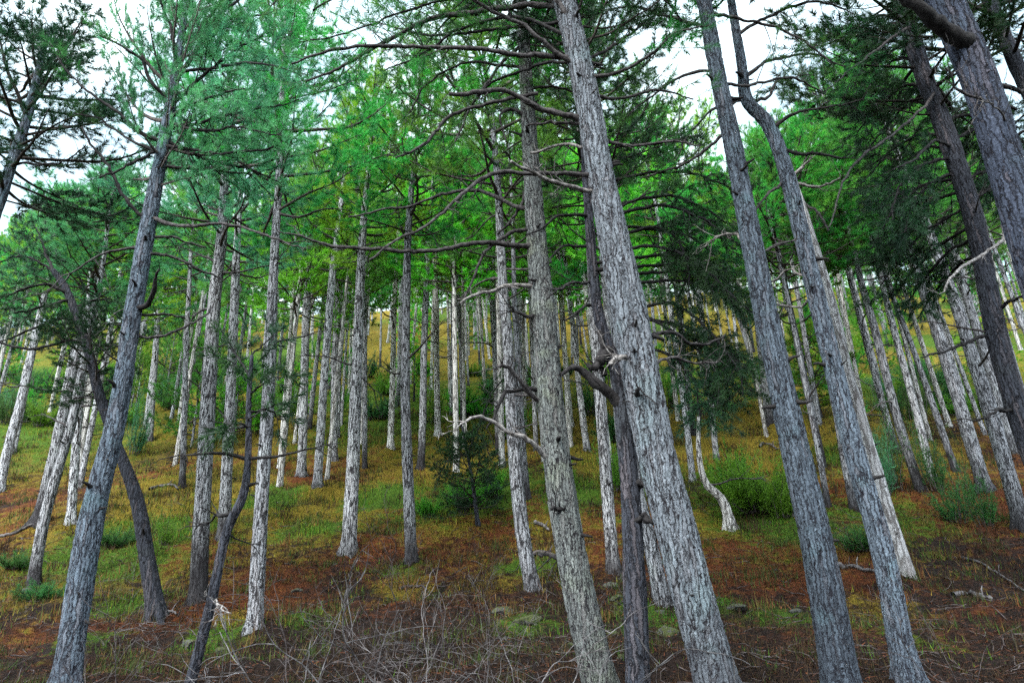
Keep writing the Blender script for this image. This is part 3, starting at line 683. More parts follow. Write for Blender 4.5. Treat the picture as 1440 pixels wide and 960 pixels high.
limb(r3, [(1119, 258, 6), (1140, 262, 5), (1165, 258, 4), (1182, 250, 3)], -.3, mat_=LIMB_PALE)
limb(r3, [(1114, 250, 6), (1128, 236, 5), (1140, 222, 3)], -.2, mat_=LIMB_PALE)
limb(r3, [(1130, 285, 5), (1150, 300, 4), (1165, 325, 3)], -.3)
limb(t2, [(1378, 66, 26), (1350, 62, 26), (1318, 42, 24), (1290, 18, 20), (1262, -8, 15), (1235, -30, 10)], -.5, mat_=LIMB_DARK, label='thick black curving limb')
limb(t2, [(1398, 120, 9), (1425, 125, 8), (1445, 130, 6)], .3, mat_=LIMB_DARK)
limb(t2, [(1420, 190, 8), (1440, 185, 6), (1460, 170, 4)], -.3, mat_=LIMB_DARK)
limb(t2, [(1395, 135, 6), (1370, 138, 5), (1345, 120, 4), (1330, 95, 3)], -.4)
limb(t2, [(1430, 168, 5), (1412, 168, 4), (1395, 155, 3), (1378, 142, 2)], -.5, mat_=LIMB_PALE)
limb(t1, [(1300, 66, 6), (1282, 42, 5), (1262, 48, 5), (1225, 75, 4), (1190, 102, 3), (1160, 130, 2)], -2.0)
limb(t1, [(1330, 125, 5), (1302, 148, 5), (1255, 190, 4), (1207, 228, 4), (1182, 265, 3), (1166, 320, 2)], -2.0)
limb(t1, [(1345, 205, 5), (1310, 200, 5), (1285, 225, 4), (1255, 238, 2)], -1.5, mat_=LIMB_DARK)
limb(t1, [(1440, 318, 7), (1412, 338, 6), (1384, 356, 5), (1345, 385, 5), (1328, 410, 3)], -1.5, mat_=LIMB_PALE)
limb(t1, [(1395, 440, 7), (1420, 425, 6), (1440, 415, 4)], -.5, mat_=LIMB_DARK)
limb(t1, [(1372, 470, 6), (1340, 490, 5), (1310, 500, 4), (1295, 502, 2)], -.8, mat_=LIMB_DARK)
limb(t1, [(1418, 572, 7), (1402, 575, 6), (1386, 588, 4)], -.5, mat_=LIMB_DARK)
TK = dict(start=.15, sp=.09, sl=.95, shoot=.14, K=44, nl=.13, nw=.010, up=-.1)
for pth, dy in (([(1330, 190, 6), (1290, 190, 5), (1250, 215, 4), (1210, 260, 2)], 1.0), ([(1350, 250, 6), (1300, 260, 5), (1255, 300, 4), (1225, 350, 2)], .6),
                ([(1310, 130, 6), (1270, 120, 5), (1235, 150, 4), (1205, 190, 2)], .8), ([(1360, 290, 6), (1310, 320, 5), (1270, 360, 4), (1240, 400, 2)], 1.2),
                ([(1290, 70, 6), (1255, 60, 5), (1220, 85, 4), (1200, 130, 2)], 1.4), ([(1340, 220, 6), (1300, 230, 5), (1270, 260, 4), (1255, 310, 2)], -.8),
                ([(1375, 330, 6), (1340, 350, 5), (1300, 390, 4), (1280, 420, 2)], 1.5), ([(1280, 30, 6), (1240, 20, 5), (1215, 40, 3)], .6),
                ([(1330, 170, 6), (1370, 160, 5), (1410, 190, 4), (1440, 240, 2)], 1.8), ([(1350, 260, 6), (1395, 240, 5), (1430, 270, 3)], 2.0)):
    limb(t1, pth, dy, mat_=LIMB_DARK, leaf=TK, fol='dark')
    limb(t1, [(a + 14, b + 22, w) for a, b, w in pth], dy + .7, mat_=LIMB_DARK, leaf=TK, fol='dark')
limb(n1, [(208, 312, 8), (188, 292, 6), (168, 266, 6), (146, 226, 5), (128, 200, 4), (115, 178, 3)], -.6, mat_=LIMB_DARK)
limb(n1, [(218, 308, 8), (245, 318, 7), (270, 320, 6), (320, 317, 5), (368, 328, 4), (430, 350, 2)], -.6)
limb(n1, [(212, 330, 5), (250, 335, 4), (290, 348, 3)], .4)
limb(n1, [(208, 357, 6), (250, 362, 5), (280, 378, 4), (305, 390, 3)], .4)
limb(n1, [(190, 437, 9), (204, 424, 9), (214, 405, 8), (220, 388, 5), (224, 378, 3)], -.5, mat_=LIMB_DARK, label='black broken branch stub')
limb(n1, [(192, 441, 5), (225, 442, 4), (260, 447, 3)], .3)
limb(n1, [(190, 470, 6), (240, 467, 5), (272, 452, 4), (295, 438, 3)], .5)
limb(n1, [(232, 200, 8), (205, 190, 6), (178, 168, 5), (150, 148, 5), (125, 128, 4), (92, 98, 3), (70, 60, 2)], -.6, mat_=LIMB_DARK, leaf=dict(NEARLEAF, start=.6, sl=.4, nw=.006))
limb(n1, [(228, 215, 7), (200, 205, 5), (175, 190, 4), (140, 165, 3), (105, 160, 2)], .3, mat_=LIMB_DARK, leaf=dict(NEARLEAF, start=.6, sl=.4, nw=.006))
limb(n1, [(226, 205, 6), (200, 225, 5), (172, 240, 4), (140, 250, 3)], -.5, mat_=LIMB_DARK)
limb(n1, [(240, 140, 7), (215, 118, 6), (200, 88, 5), (170, 65, 4), (140, 50, 3)], -.5, mat_=LIMB_DARK, leaf=dict(NEARLEAF, start=.5, nw=.009), fol='teal')
limb(n1, [(232, 165, 7), (262, 152, 6), (300, 135, 4), (345, 125, 3)], -.7, mat_=LIMB_DARK, leaf=dict(NEARLEAF, start=.5, sl=.9, nw=.009), fol='teal')
limb(n1, [(226, 205, 7), (275, 210, 5), (330, 213, 4), (390, 205, 3)], -.6, mat_=LIMB_DARK, leaf=dict(NEARLEAF, start=.5, sl=.9, nw=.009), fol='teal')
limb(n1, [(220, 238, 7), (270, 238, 5), (315, 240, 4), (355, 246, 3)], .5)
NT = dict(start=.18, sp=.10, sl=1.0, shoot=.14, K=44, nl=.13, nw=.009, up=.3)
for pth, dy in (([(240, 150, 7), (280, 110, 5), (330, 70, 4), (370, 50, 2)], -.3), ([(246, 110, 7), (290, 60, 5), (335, 30, 4), (380, 20, 2)], .5), ([(236, 180, 7), (290, 165, 5), (350, 150, 4), (420, 140, 2)], .4), ([(250, 90, 6), (270, 50, 5), (300, 10, 4), (330, -20, 2)], -.5),
                ([(234, 170, 7), (280, 185, 5), (340, 180, 4), (400, 190, 2)], -1.0), ([(252, 80, 6), (240, 40, 5), (225, 5, 4), (215, -30, 2)], -.4), ([(248, 100, 6), (300, 95, 5), (360, 90, 4), (430, 105, 2)], -.6), ([(230, 195, 7), (290, 220, 5), (345, 235, 4), (400, 260, 2)], .6),
                ([(255, 60, 6), (300, 30, 5), (350, -10, 4), (400, -20, 2)], .8)):
    limb(n1, pth, dy, mat_=LIMB_DARK, leaf=NT, fol='teal')
limb(l1, [(18, 230, 5), (50, 232, 4), (85, 225, 3), (120, 205, 2)], -.5, mat_=LIMB_DARK)
limb(l1, [(50, 110, 5), (75, 80, 4), (105, 50, 3)], -.4, mat_=LIMB_DARK, leaf=dict(NEARLEAF, nw=.006), fol='dark')
limb(l1, [(45, 130, 5), (80, 135, 4), (110, 150, 2)], -.2, mat_=LIMB_DARK, leaf=dict(NEARLEAF, nw=.006), fol='dark')
limb(n2, [(120, 482, 8), (95, 480, 6), (55, 490, 5), (20, 487, 4), (-20, 475, 3)], -.6, mat_=LIMB_DARK)
ND = dict(start=.2, sp=.09, sl=.8, shoot=.14, K=44, nl=.13, nw=.010, up=.0)
for pth, dy in (([(112, 450, 6), (80, 450, 5), (40, 465, 4), (0, 480, 2)], .5), ([(98, 415, 6), (70, 400, 5), (35, 405, 4), (0, 420, 2)], -.4), ([(85, 395, 6), (60, 370, 4), (25, 360, 3), (-10, 370, 2)], .6),
                ([(105, 435, 6), (135, 420, 4), (160, 425, 2)], .4), ([(100, 420, 6), (60, 430, 5), (20, 440, 3)], -.8), ([(75, 382, 5), (60, 350, 4), (50, 320, 2)], .2)):
    limb(n2, pth, dy, mat_=LIMB_DARK, leaf=ND, fol='dark')
for pth, dy in (([(350, 560, 4), (375, 535, 3), (400, 530, 2)], -.4), ([(352, 530, 4), (335, 505, 3), (325, 490, 2)], .3), ([(350, 580, 4), (375, 570, 3), (400, 590, 2)], .3), ([(354, 505, 4), (372, 485, 3), (385, 470, 2)], .3), ([(350, 600, 4), (330, 590, 3), (318, 600, 2)], -.3)):
    limb(n3, pth, dy, mat_=LIMB_DARK, leaf=dict(ND, sl=.45, start=.1), fol='dark')
limb(n3, [(296, 850, 4), (305, 845, 3.5), (312, 855, 3), (325, 862, 2)], -.3, mat_=LIMB_PALE, label='broken pale twig')

# ---- the middle stand: (points, label, options)
MIDS = [
 ([(278, 855, 28), (283, 740, 25), (291, 600, 23), (300, 440, 20), (312, 330, 16)], 'thick pale pine left of a slim twin, broad furrowed base in leaf litter', dict(bark=BARK_PALE, fol='teal', cb=8.2, H=15)),
 ([(314, 765, 19), (320, 640, 17), (326, 520, 15), (332, 370, 12)], 'slim pale pine tucked close behind the thick pale pine', dict(bark=BARK_PALE, fol='green')),
 ([(358, 890, 26), (365, 760, 22), (372, 640, 20), (379, 520, 18), (385, 375, 14)], 'grey mottled pine with dark scaly lower bark, right of the thin curved sapling', dict(bark=BARK_GREY, fol='green', cb=8.4)),
 ([(46, 828, 18), (60, 740, 17), (82, 660, 15), (102, 590, 14), (120, 500, 12)], 'pale pine leaning right, frontmost of three crossing near the mossy bank', dict(H=11, cb=7, bark=BARK_PALE, fol='teal')),
 ([(54, 738, 20), (72, 660, 18), (92, 570, 17), (110, 490, 15)], 'pale pine behind the frontmost leaning one, brown scar at its foot', dict(H=11, cb=7, bark=BARK_PALE, fol='green')),
 ([(99, 738, 14), (106, 640, 13), (112, 560, 12)], 'thin upright pale pine between leaning trunks and the large blue grey pine', dict(H=11, cb=7, bark=BARK_PALE, fol='green')),
 ([(-2, 690, 15), (14, 620, 14), (30, 560, 13), (46, 490, 12)], 'pale leaning pine half cut by the frame edge above the green bank', dict(bark=BARK_PALE, fol='teal', H=14, cb=7)),
 ([(210, 622, 11), (214, 560, 10), (219, 490, 9)], 'small distant pale pine seen just right of the large leaning trunk', dict(bark=BARK_PALE, fol='teal', dead=4, H=11, cb=6.5)),
 ([(256, 688, 10), (259, 600, 9), (262, 480, 8)], 'very thin straight pine standing clear left of the thick pale pine', dict(bark=BARK_PALE, fol='teal', dead=4, cs=.85)),
 ([(424, 672, 15), (427, 570, 13), (430, 470, 12), (434, 380, 11)], 'pale straight pine with black lower bark in rusty needle litter', dict(bark=BARK_PALE, fol='bright')),
 ([(446, 686, 14), (452, 590, 13), (459, 490, 12), (467, 390, 11)], 'pale pine leaning right, paired with the black-footed one beside it', dict(bark=BARK_PALE, fol='green')),
 ([(469, 650, 13), (470, 590, 12), (472, 500, 11), (476, 410, 10)], 'short-looking pale trunk behind the pair of pale pines', dict(bark=BARK_PALE, fol='bright', cs=.9)),
 ([(490, 780, 24), (495, 680, 21), (500, 560, 18), (504, 460, 15), (508, 365, 13)], 'sturdy light pine standing alone in yellow grass, clearly furrowed', dict(bark=BARK_PALE, fol='bright', cb=8.3)),
 ([(549, 632, 10), (552, 540, 9), (554, 450, 8), (557, 380, 7)], 'thin nearly white pine left of the dark-footed reddish grey one', dict(bark=BARK_FAR, fol='bright', cs=.9)),
 ([(579, 797, 19), (574, 680, 17), (570, 560, 15), (571, 440, 13), (574, 330, 11)], 'reddish grey pine with blackened foot at the edge of brown litter', dict(bark=BARK_GREY, fol='green', cb=8.5)),
 ([(592, 662, 12), (595, 570, 11), (597, 470, 10), (601, 370, 9)], 'dark-cracked pale pine rising behind the green sapling bush', dict(bark=BARK_PALE, fol='bright')),
 ([(616, 615, 10), (614, 520, 9), (613, 440, 9), (612, 380, 8)], 'clean pale upright pine beside the dark-cracked one', dict(bark=BARK_FAR, fol='green', cs=.9)),
 ([(652, 602, 10), (650, 520, 9), (646, 440, 8), (640, 370, 7)], 'thin pale pine with slightly bent top, above the green sapling bush', dict(bark=BARK_PALE, fol='green', cs=.9)),
 ([(508, 626, 7), (510, 560, 7), (513, 480, 6)], 'narrow white stem peeking out right of the sturdy lone pine', dict(bark=BARK_FAR, fol='bright', dead=2, cs=.8)),
 ([(752, 838, 24), (738, 770, 23), (727, 680, 21), (720, 590, 19), (714, 480, 17), (707, 400, 15), (700, 260, 11), (692, 170, 8)], 'grey pine left of the slender front trunk, foot curving into dry grass', dict(bark=BARK_GREY, fol='green', cb=8.8, H=15.5, dead=8)),
 ([(702, 640, 11), (699, 560, 10), (695, 480, 9), (690, 400, 8)], 'thin pale pine just left of the grey pine with curving foot', dict(bark=BARK_PALE, fol='green', dead=4)),
 ([(741, 705, 12), (736, 640, 11), (730, 540, 10)], 'thin brownish trunk touching the grey pine with curving foot', dict(bark=BARK_GREY, fol='green', dead=3)),
 ([(1386, 690, 22), (1365, 620, 20), (1347, 560, 19), (1322, 480, 17), (1302, 420, 15)], 'grey pine in the shaded stand, base on rusty litter beside grey pine group', dict(bark=BARK_GREY, fol='green')),
 ([(1440, 745, 26), (1416, 660, 24), (1390, 570, 22), (1364, 490, 19), (1345, 430, 17)], 'stout grey pine at the frame edge in the shaded stand', dict(bark=BARK_GREY, fol='green')),
 ([(1296, 694, 15), (1278, 640, 14), (1257, 570, 13), (1232, 470, 12), (1212, 400, 10)], 'slim grey pine rising behind the bluish juniper clump', dict(H=11.5, cb=7, bark=BARK_GREY, fol='green')),
 ([(1262, 640, 11), (1242, 570, 10), (1218, 480, 10), (1200, 410, 8)], 'thin pale pine left of the slim grey one behind the juniper', dict(H=11.5, cb=7, bark=BARK_PALE, fol='green', dead=4)),
 ([(1313, 682, 13), (1296, 610, 12), (1278, 540, 11), (1256, 460, 10), (1236, 380, 8)], 'light grey pine with a slight upper bend, in the shaded stand', dict(H=11.5, cb=7, bark=BARK_PALE, fol='green')),
 ([(1346, 667, 10), (1326, 610, 10), (1305, 550, 9), (1280, 480, 8)], 'thin grey pine between two thicker trunks of the shaded stand', dict(bark=BARK_GREY, fol='dark', dead=4)),
 ([(1202, 722, 13), (1190, 660, 12), (1176, 580, 11), (1160, 500, 10)], 'brownish pine half hidden behind the kinked blue grey pine', dict(H=11.5, cb=7, bark=BARK_GREY, fol='green', dead=4)),
 ([(1165, 718, 9), (1154, 650, 9), (1140, 580, 8)], 'thin trunk showing just right of the straight tall blue grey pine', dict(H=11.5, cb=7, bark=BARK_GREY, fol='green', dead=3)),
 ([(1082, 598, 14), (1076, 540, 13), (1068, 470, 12), (1060, 400, 10)], 'mid sized pale pine behind the straight tall blue grey pine, on ochre ground', dict(H=11.5, cb=7, bark=BARK_PALE, fol='green')),
 ([(826, 636, 10), (820, 590, 10), (812, 520, 9)], 'short pale trunk showing between the slender front pine and the dark crooked one', dict(bark=BARK_PALE, fol='bright', dead=3)),
 ([(803, 602, 9), (798, 540, 8), (792, 470, 8)], 'pale thin stem close right of the slender front pine', dict(bark=BARK_FAR, fol='bright', dead=3)),
 ([(975, 682, 10), (968, 620, 10), (958, 540, 9), (945, 450, 8)], 'pale pine seen right of the thickest trunk, foot behind the green bush', dict(bark=BARK_PALE, fol='green', dead=4)),
 ([(1008, 650, 9), (1002, 590, 9), (995, 520, 8), (985, 430, 8)], 'pale pine rising behind the dark hanging sprays', dict(bark=BARK_PALE, fol='bright', dead=4)),
 ([(1152, 600, 9), (1146, 560, 8), (1136, 500, 8)], 'small dark trunk far up the ochre slope', dict(bark=BARK_GREY, fol='green', dead=3)),
 ([(180, 560, 10), (196, 500, 10), (205, 440, 9)], 'thin distant pine crossing behind the large leaning trunk', dict(H=11, cb=6.5, bark=BARK_PALE, fol='teal', dead=4)),
 ([(18, 640, 8), (34, 560, 8), (48, 490, 7)], 'thin pale stem beside the pine half cut by the frame edge', dict(H=14, cb=6.5, bark=BARK_PALE, fol='green', dead=3)),
 ([(1428, 640, 18), (1404, 560, 17), (1385, 500, 15)], 'dim grey trunk behind the stout one at the frame edge', dict(bark=BARK_GREY, fol='dark', dead=3)),
]
placed = []
for pts, lab, kw in MIDS:
    kw = dict(kw); pts = [(a, b, w * .9) for a, b, w in pts]
    t = pine(pts, lab, **kw); placed.append((t.base[0], t.base[1]))
for t in (c1, c2, c3, c4, c5, r1, r2, r3, n1, n2, n3, t1, t2, t3, l1): placed.append((t.base[0], t.base[1]))
# curved pale little trunk by the green bush
s1 = pine([(1027, 744, 14), (1020, 712, 13), (1008, 694, 11), (994, 682, 10), (985, 655, 8), (982, 620, 6), (983, 585, 5)], 'small crooked pale trunk bending out of the green bush', H=4.2, cb=3.0, bark=BARK_FAR,
          proto=2, fol='teal', cs=.3, dead=2, stubs=0, top=False)
# unseen pines added behind the viewpoint to shade the foot of the slope
for k, (x, y) in enumerate([(-9.5, -4.0), (-6.2, -5.2), (-3.2, -4.2), (.6, -5.4), (3.4, -4.4), (8.0, -1.0)]):
    b_ = np.array([x, y, g1(x, y)]); root = link('pine_tree', None, None, b_.tolist()); root.empty_display_size = .3
    tag(root, 'unseen pine added behind the viewpoint to shade the slope foot', 'pine tree', 'added unseen shade pines')
    mb = MB(); mb.tube(np.array([[0, 0, -.3], [.05, 0, 4], [.1, .05, 9], [.1, .1, 14]]), np.array([.2, .17, .13, .03]), 14, 0, .5, True, .05, k)
    link('trunk', mb.mesh('trunk', [BARK_GREY], True), root)
    i = k % 4; o = link('crown', MID[i][0], root, (.08, .03, 7.0)); o.scale = (1.25, 1.25, 7.5 / MIDH[i]); o.rotation_euler = (0, 0, k * 1.3); o.material_slots[0].link = 'OBJECT'; o.material_slots[0].material = FOL['green']
    link('twigs', MID[i][1], o)
# ------------------------------------------------------------------ farther pines up the slope
rg = np.random.default_rng(5)
FARLAB = {
    'l': ('distant pale pine in the far hillside rows left of the sturdy lone pine', 'far pines up the left hillside'),
    'c': ('distant pale pine in the far hillside rows behind the middle pines', 'far pines up the middle hillside'),
    'r': ('distant grey pine in the shaded far rows right of the thickest trunk', 'far pines up the right hillside')}
def depth_px(x, y, z):
    v = np.array([x, y, z]) - EYE; d = v @ _F
    return 720 + FPX * (v @ _R) / d, 480 - FPX * (v @ _U) / d
cnt = 0; tries = 0
while cnt < 242 and tries < 20000:
    tries += 1
    y = 21 + 58 * rg.random() ** 1.15
    x = rg.uniform(-.80, .80) * y if rg.random() < .6 else rg.uniform(-.34, .22) * y
    if min((x - a) ** 2 + (y - b) ** 2 for a, b in placed) < (1.25 + .006 * y) ** 2: continue
    z = g1(x, y); bx, by = depth_px(x, y, z)
    if not (-70 < bx < 1510): continue
    if y < 25 and (380 < bx < 700 or 1000 < bx < 1130 or 140 < bx < 260): continue
    if by > 690: continue
    placed.append((x, y)); cnt += 1
    k = 'l' if bx < 490 else ('c' if bx < 900 else 'r')
    h = rg.uniform(11.5, 16); lean = rg.normal(0, .035, 2)
    tb = np.array([x, y, z]); tt = tb + np.array([lean[0] * 8, lean[1] * 8, 8.0])
    b0 = (*depth_px(*tb),); b1 = (*depth_px(*tt),)
    d0 = rg.uniform(.15, .26)
    w0 = d0 * FPX / float((tb - EYE) @ _F); w1 = d0 * .72 * FPX / float((tt - EYE) @ _F)
    lim = 165 if bx < 110 else 215 if bx < 235 else (235 if 520 < bx < 690 else (245 if 950 < bx < 1215 else -999))
    while depth_px(x, y, z + h)[1] < lim and h > 6.5: h -= .2
    f = rg.choice(['green', 'bright', 'teal', 'bright']) if k != 'r' else rg.choice(['green', 'dark', 'green', 'bright'])
    pine([(*b0, w0), (*b1, w1)], FARLAB[k][0], Y=float(y), H=h, cb=h * rg.uniform(.48, .62), bark=[BARK_FAR, BARK_PALE][int(rg.integers(2))] if k != 'r' else [BARK_PALE, BARK_FAR, BARK_GREY][int(rg.integers(3))],
         fol=str(f), dead=5 if y < 36 else (3 if y < 50 else 0), stubs=0, group=FARLAB[k][1], far=True, cs=rg.uniform(.78, 1.02), flare=1.2)

# young pines with foliage to the ground, filling the upper slope
rg = np.random.default_rng(15); yp = []
tries = 0
while len(yp) < 75 and tries < 4000:
    tries += 1
    y = 29 + 67 * rg.random(); x = rg.uniform(-.75, .75) * y
    if min((x - a) ** 2 + (y - b) ** 2 for a, b in placed + yp) < 1.3 ** 2: continue
    z = g1(x, y); bx, by = depth_px(x, y, z)
    if not (-40 < bx < 1480): continue
    yp.append((x, y)); k = 'l' if bx < 490 else ('c' if bx < 900 else 'r')
    r = link('young_pine', None, None, (x, y, z)); r.empty_display_size = .2
    tag(r, {'l': 'young bushy green pine on the upper slope left of the sturdy lone pine', 'c': 'young bushy green pine on the upper slope behind the middle pines', 'r': 'young bushy green pine on the upper slope right of the thickest trunk'}[k], 'young pine',
        'young pines ' + {'l': 'up the left slope', 'c': 'up the middle slope', 'r': 'up the right slope'}[k])
    h = rg.uniform(2.5, 6.0); i = int(rg.integers(3))
    mb = MB(); mb.tube(np.array([[0, 0, -.2], [0, 0, h * .5], [0, 0, h * .95]]), np.array([.07, .045, .01]), 6); link('trunk', mb.mesh('trunk', [BARK_GREY], True), r)
    o = link('crown', FAR[i][0], r, (0, 0, .25)); sx = rg.uniform(.5, .85); o.scale = (sx, sx, h / FARH[i]); o.rotation_euler = (0, 0, rg.random() * 6.28)
    o.material_slots[0].link = 'OBJECT'; o.material_slots[0].material = FOL[str(rg.choice(['bright', 'green', 'bright', 'shrub']))]
    link('twigs', FAR[i][1], o)
# the far wood along the top of the slope, one mass
rg = np.random.default_rng(19); mb = MB()
for k in range(240):
    y = rg.uniform(76, 122); x = rg.uniform(-.78, .78) * y; z = g1(x, y); h = rg.uniform(7, 13); lo = rg.uniform(.02, .4)
    mb.tube(np.array([[x, y, z - .3], [x + rg.normal(0, .2), y, z + h * .5], [x + rg.normal(0, .3), y, z + h]]), np.array([.15, .1, .02]), 5, 1)
    ns = 170; f = rg.random(ns) ** .8; R_ = (1 - f) ** .55 * rg.uniform(1.3, 2.2); a = rg.random(ns) * 6.28; q = rg.random(ns) ** .5
    pos = np.stack([x + np.cos(a) * R_ * q, y + np.sin(a) * R_ * q, z + h * (lo + (1 - lo) * f)], -1)
    dr = unit(np.stack([np.cos(a), np.sin(a), .6 + rg.normal(0, .4, ns)], -1))
    V, t = needles(pos, dr, np.full(ns, .35), 11, .36, .085, rg, tints=np.clip(rg.uniform(.2, .9) + rg.normal(0, .15, ns), 0, 1)); mb.tris(V, t)
tag(link('far_wood', mb.mesh('far_wood', [FOL['green'], BARK_FAR])), 'mass of far green pines along the top of the slope', 'wood', kind='stuff')
# ------------------------------------------------------------------ ground
def axisgrid(segs):
    out = [segs[0][0]]
    for a, b, s in segs:
        n = max(1, int(round((b - a) / s))); out += list(np.linspace(a, b, n + 1)[1:])
    return np.array(out)
gx = axisgrid([(-700, -120, 60), (-120, -40, 6), (-40, -16, 1.0), (-16, -8, .3), (-8, 8, .10), (8, 16, .3), (16, 40, 1.0), (40, 120, 6), (120, 700, 60)])
gy = axisgrid([(-700, -60, 60), (-60, -4, 4), (-4, 4, .5), (4, 16, .10), (16, 30, .2), (30, 60, .6), (60, 130, 2), (130, 700, 40)])
GX, GY = np.meshgrid(gx, gy); GZ = gz(GX, GY)
PATCH = []
XP = ((330, 725, 60, 18, 0, .9), (240, 695, 50, 14, 0, .8), (450, 705, 60, 16, 0, .8), (560, 675, 70, 14, 0, .8), (130, 730, 50, 18, 0, .8), (740, 700, 60, 20, 0, .8), (620, 650, 60, 14, 0, .7), (480, 690, 70, 22, 0, .9), (660, 720, 60, 20, 0, .8), (860, 760, 70, 40, 0, 1), (1060, 770, 120, 30, 0, 1), (360, 640, 60, 22, 0, .9), (250, 660, 50, 20, 0, .8), (1000, 700, 60, 20, 0, .6), (1240, 690, 60, 30, 0, .9), (1400, 720, 60, 40, 0, .9), (120, 620, 60, 20, 0, .7), (560, 740, 60, 16, 0, .7), (300, 790, 60, 20, 0, .6),
      (540, 700, 60, 18, 1, .9), (660, 690, 70, 22, 1, .9), (440, 745, 60, 18, 1, .7), (250, 740, 60, 25, 1, .9), (180, 790, 60, 25, 1, .8), (380, 700, 50, 20, 1, .8), (800, 690, 60, 30, 1, .7), (910, 660, 50, 40, 1, .8), (1130, 740, 60, 20, 1, .8), (740, 800, 70, 18, 1, .5), (560, 800, 60, 14, 1, .4), (1180, 640, 60, 25, 1, .6), (420, 690, 60, 16, 2, 1), (580, 680, 60, 16, 2, 1), (1000, 750, 70, 14, 2, .9), (770, 740, 60, 18, 2, .6), (330, 690, 60, 25, 2, 1))   # (px, py, rx, ry, channel, strength): ground cover seen on the slope; kept as patches of the ground itself
for a in ((520, 640, 120, 30, 0, 1), (700, 730, 90, 45, 0, .8), (900, 720, 90, 50, 0, .9), (1090, 800, 150, 45, 0, .9), (1340, 700, 130, 50, 0, 1), (1150, 690, 60, 30, 0, .9), (450, 670, 80, 25, 0, .7), (640, 780, 200, 50, 0, .45), (500, 850, 160, 40, 0, .10), (560, 830, 50, 14, 2, .5), (180, 850, 60, 16, 1, .5), (420, 870, 50, 14, 1, .45), (330, 870, 60, 14, 2, .4), (1100, 870, 60, 18, 1, .5), (1230, 860, 80, 20, 2, .4), (1010, 850, 50, 14, 1, .45), (120, 900, 60, 14, 1, .45), (60, 690, 70, 25, 0, .5), (1000, 900, 300, 60, 0, .15), (400, 650, 60, 30, 0, .6), (750, 640, 50, 25, 0, .7),
          (600, 710, 130, 32, 1, .4), (150, 770, 90, 50, 1, .7), (220, 740, 120, 50, 1, .3), (1070, 710, 110, 55, 1, .7), (60, 600, 90, 50, 1, .35), (90, 680, 80, 30, 0, .7), (30, 720, 60, 20, 0, .7), (170, 680, 50, 20, 0, .6), (860, 680, 60, 50, 1, .35), (330, 740, 70, 60, 1, .3), (700, 690, 110, 40, 1, .5), (920, 870, 50, 25, 1, .5), (300, 900, 60, 30, 1, .5), (730, 880, 60, 20, 1, .45), (1230, 730, 110, 40, 1, .5), (560, 560, 300, 30, 1, .5), (1270, 890, 60, 40, 1, .25),
          (440, 720, 160, 40, 2, .8), (240, 700, 120, 60, 2, .9), (640, 640, 160, 50, 2, .7), (560, 600, 260, 40, 2, .7), (1000, 610, 220, 60, 2, 1), (850, 640, 120, 60, 2, .6), (1010, 730, 80, 25, 2, .8), (150, 640, 120, 40, 2, .6), (720, 690, 130, 40, 2, .5), (620, 730, 120, 40, 2, .5), (1220, 620, 150, 50, 2, .5), (700, 820, 120, 25, 2, .35)) + XP:
    c = hit(a[0], a[1]); u = hit(a[0], a[1] - a[3]); l = hit(a[0], min(a[1] + a[3], 955))
    if c is None: continue
    rx = a[2] * float((c - EYE) @ _F) / FPX
    ry = max(.3, ((u[1] if u is not None else c[1] + 6) - (l[1] if l is not None else c[1] - 2)) / 2)
    PATCH.append((c[0], c[1], rx, min(ry, 9), a[4], a[5]))
def cover(x, y):
    w = [np.zeros_like(x), np.zeros_like(x), np.zeros_like(x)]
    for cx, cy, rx, ry, ch, s in PATCH:
        w[ch] = np.maximum(w[ch], s * np.exp(-(((x - cx) / rx) ** 2 + ((y - cy) / ry) ** 2)))
    farw = np.clip((y - 24) / 14, 0, 1)
    w[2] = np.maximum(w[2], farw * (.4 + .6 * vnoise(x * .12, y * .12, 21)))
    w[1] = np.maximum(w[1], farw * (.02 + .62 * vnoise(x * .15 + 9, y * .15, 22)))
    midw = np.clip((y - 13.5) / 4, 0, 1) * (1 - farw)
    w[2] = np.maximum(w[2], midw * (.5 * vnoise(x * .3, y * .3, 24) - .04))
    w[0] = np.maximum(w[0], farw * (1.0 * vnoise(x * .2 + 5, y * .2, 26) - .1))
    w[0] = np.maximum(w[0], np.clip((y - 12.5) / 4, 0, 1) * (1 - farw) * (1.05 * vnoise(x * .35 + 3, y * .35, 25) - .12))
    w[0] = np.maximum(w[0], .30 * vnoise(x * .4, y * .4, 23) * np.clip((y - 7) / 6, .3, 1))
    return w
FEET = np.array([(t_[0], t_[1]) for t_ in placed if t_[1] < 45])
_gz0 = gz
def gz(x, y):
    x = np.asarray(x, float); y = np.asarray(y, float); z = _gz0(x, y)
    for fx, fy in FEET:
        m_ = (np.abs(x - fx) < 1.3) & (np.abs(y - fy) < 1.3)
        if np.any(m_):
            z = np.where(m_, z + .13 * np.exp(-((x - fx) ** 2 + (y - fy) ** 2) / .16), z)
    return z
GZ = gz(GX, GY)
mb = MB(); ny, nx = GX.shape
V = np.stack([GX, GY, GZ], -1).reshape(-1, 3)
i = np.arange(ny - 1)[:, None] * nx + np.arange(nx - 1)[None]
mb.v.append(V); q = np.stack([i, i + 1, i + nx + 1, i + nx], -1).reshape(-1, 4); mb.f.append(q); mb.mi.append(np.zeros(len(q))); mb.ti.append(np.zeros(len(q)) + .5); mb.n = len(V)
gm = mb.mesh('ground', [GROUND], True)
cw = cover(V[:, 0], V[:, 1])
ca = gm.attributes.new('cover', 'FLOAT_COLOR', 'POINT')
ca.data.foreach_set('color', np.column_stack([cw[0], cw[1], cw[2], np.ones(len(V))]).astype(np.float32).ravel())
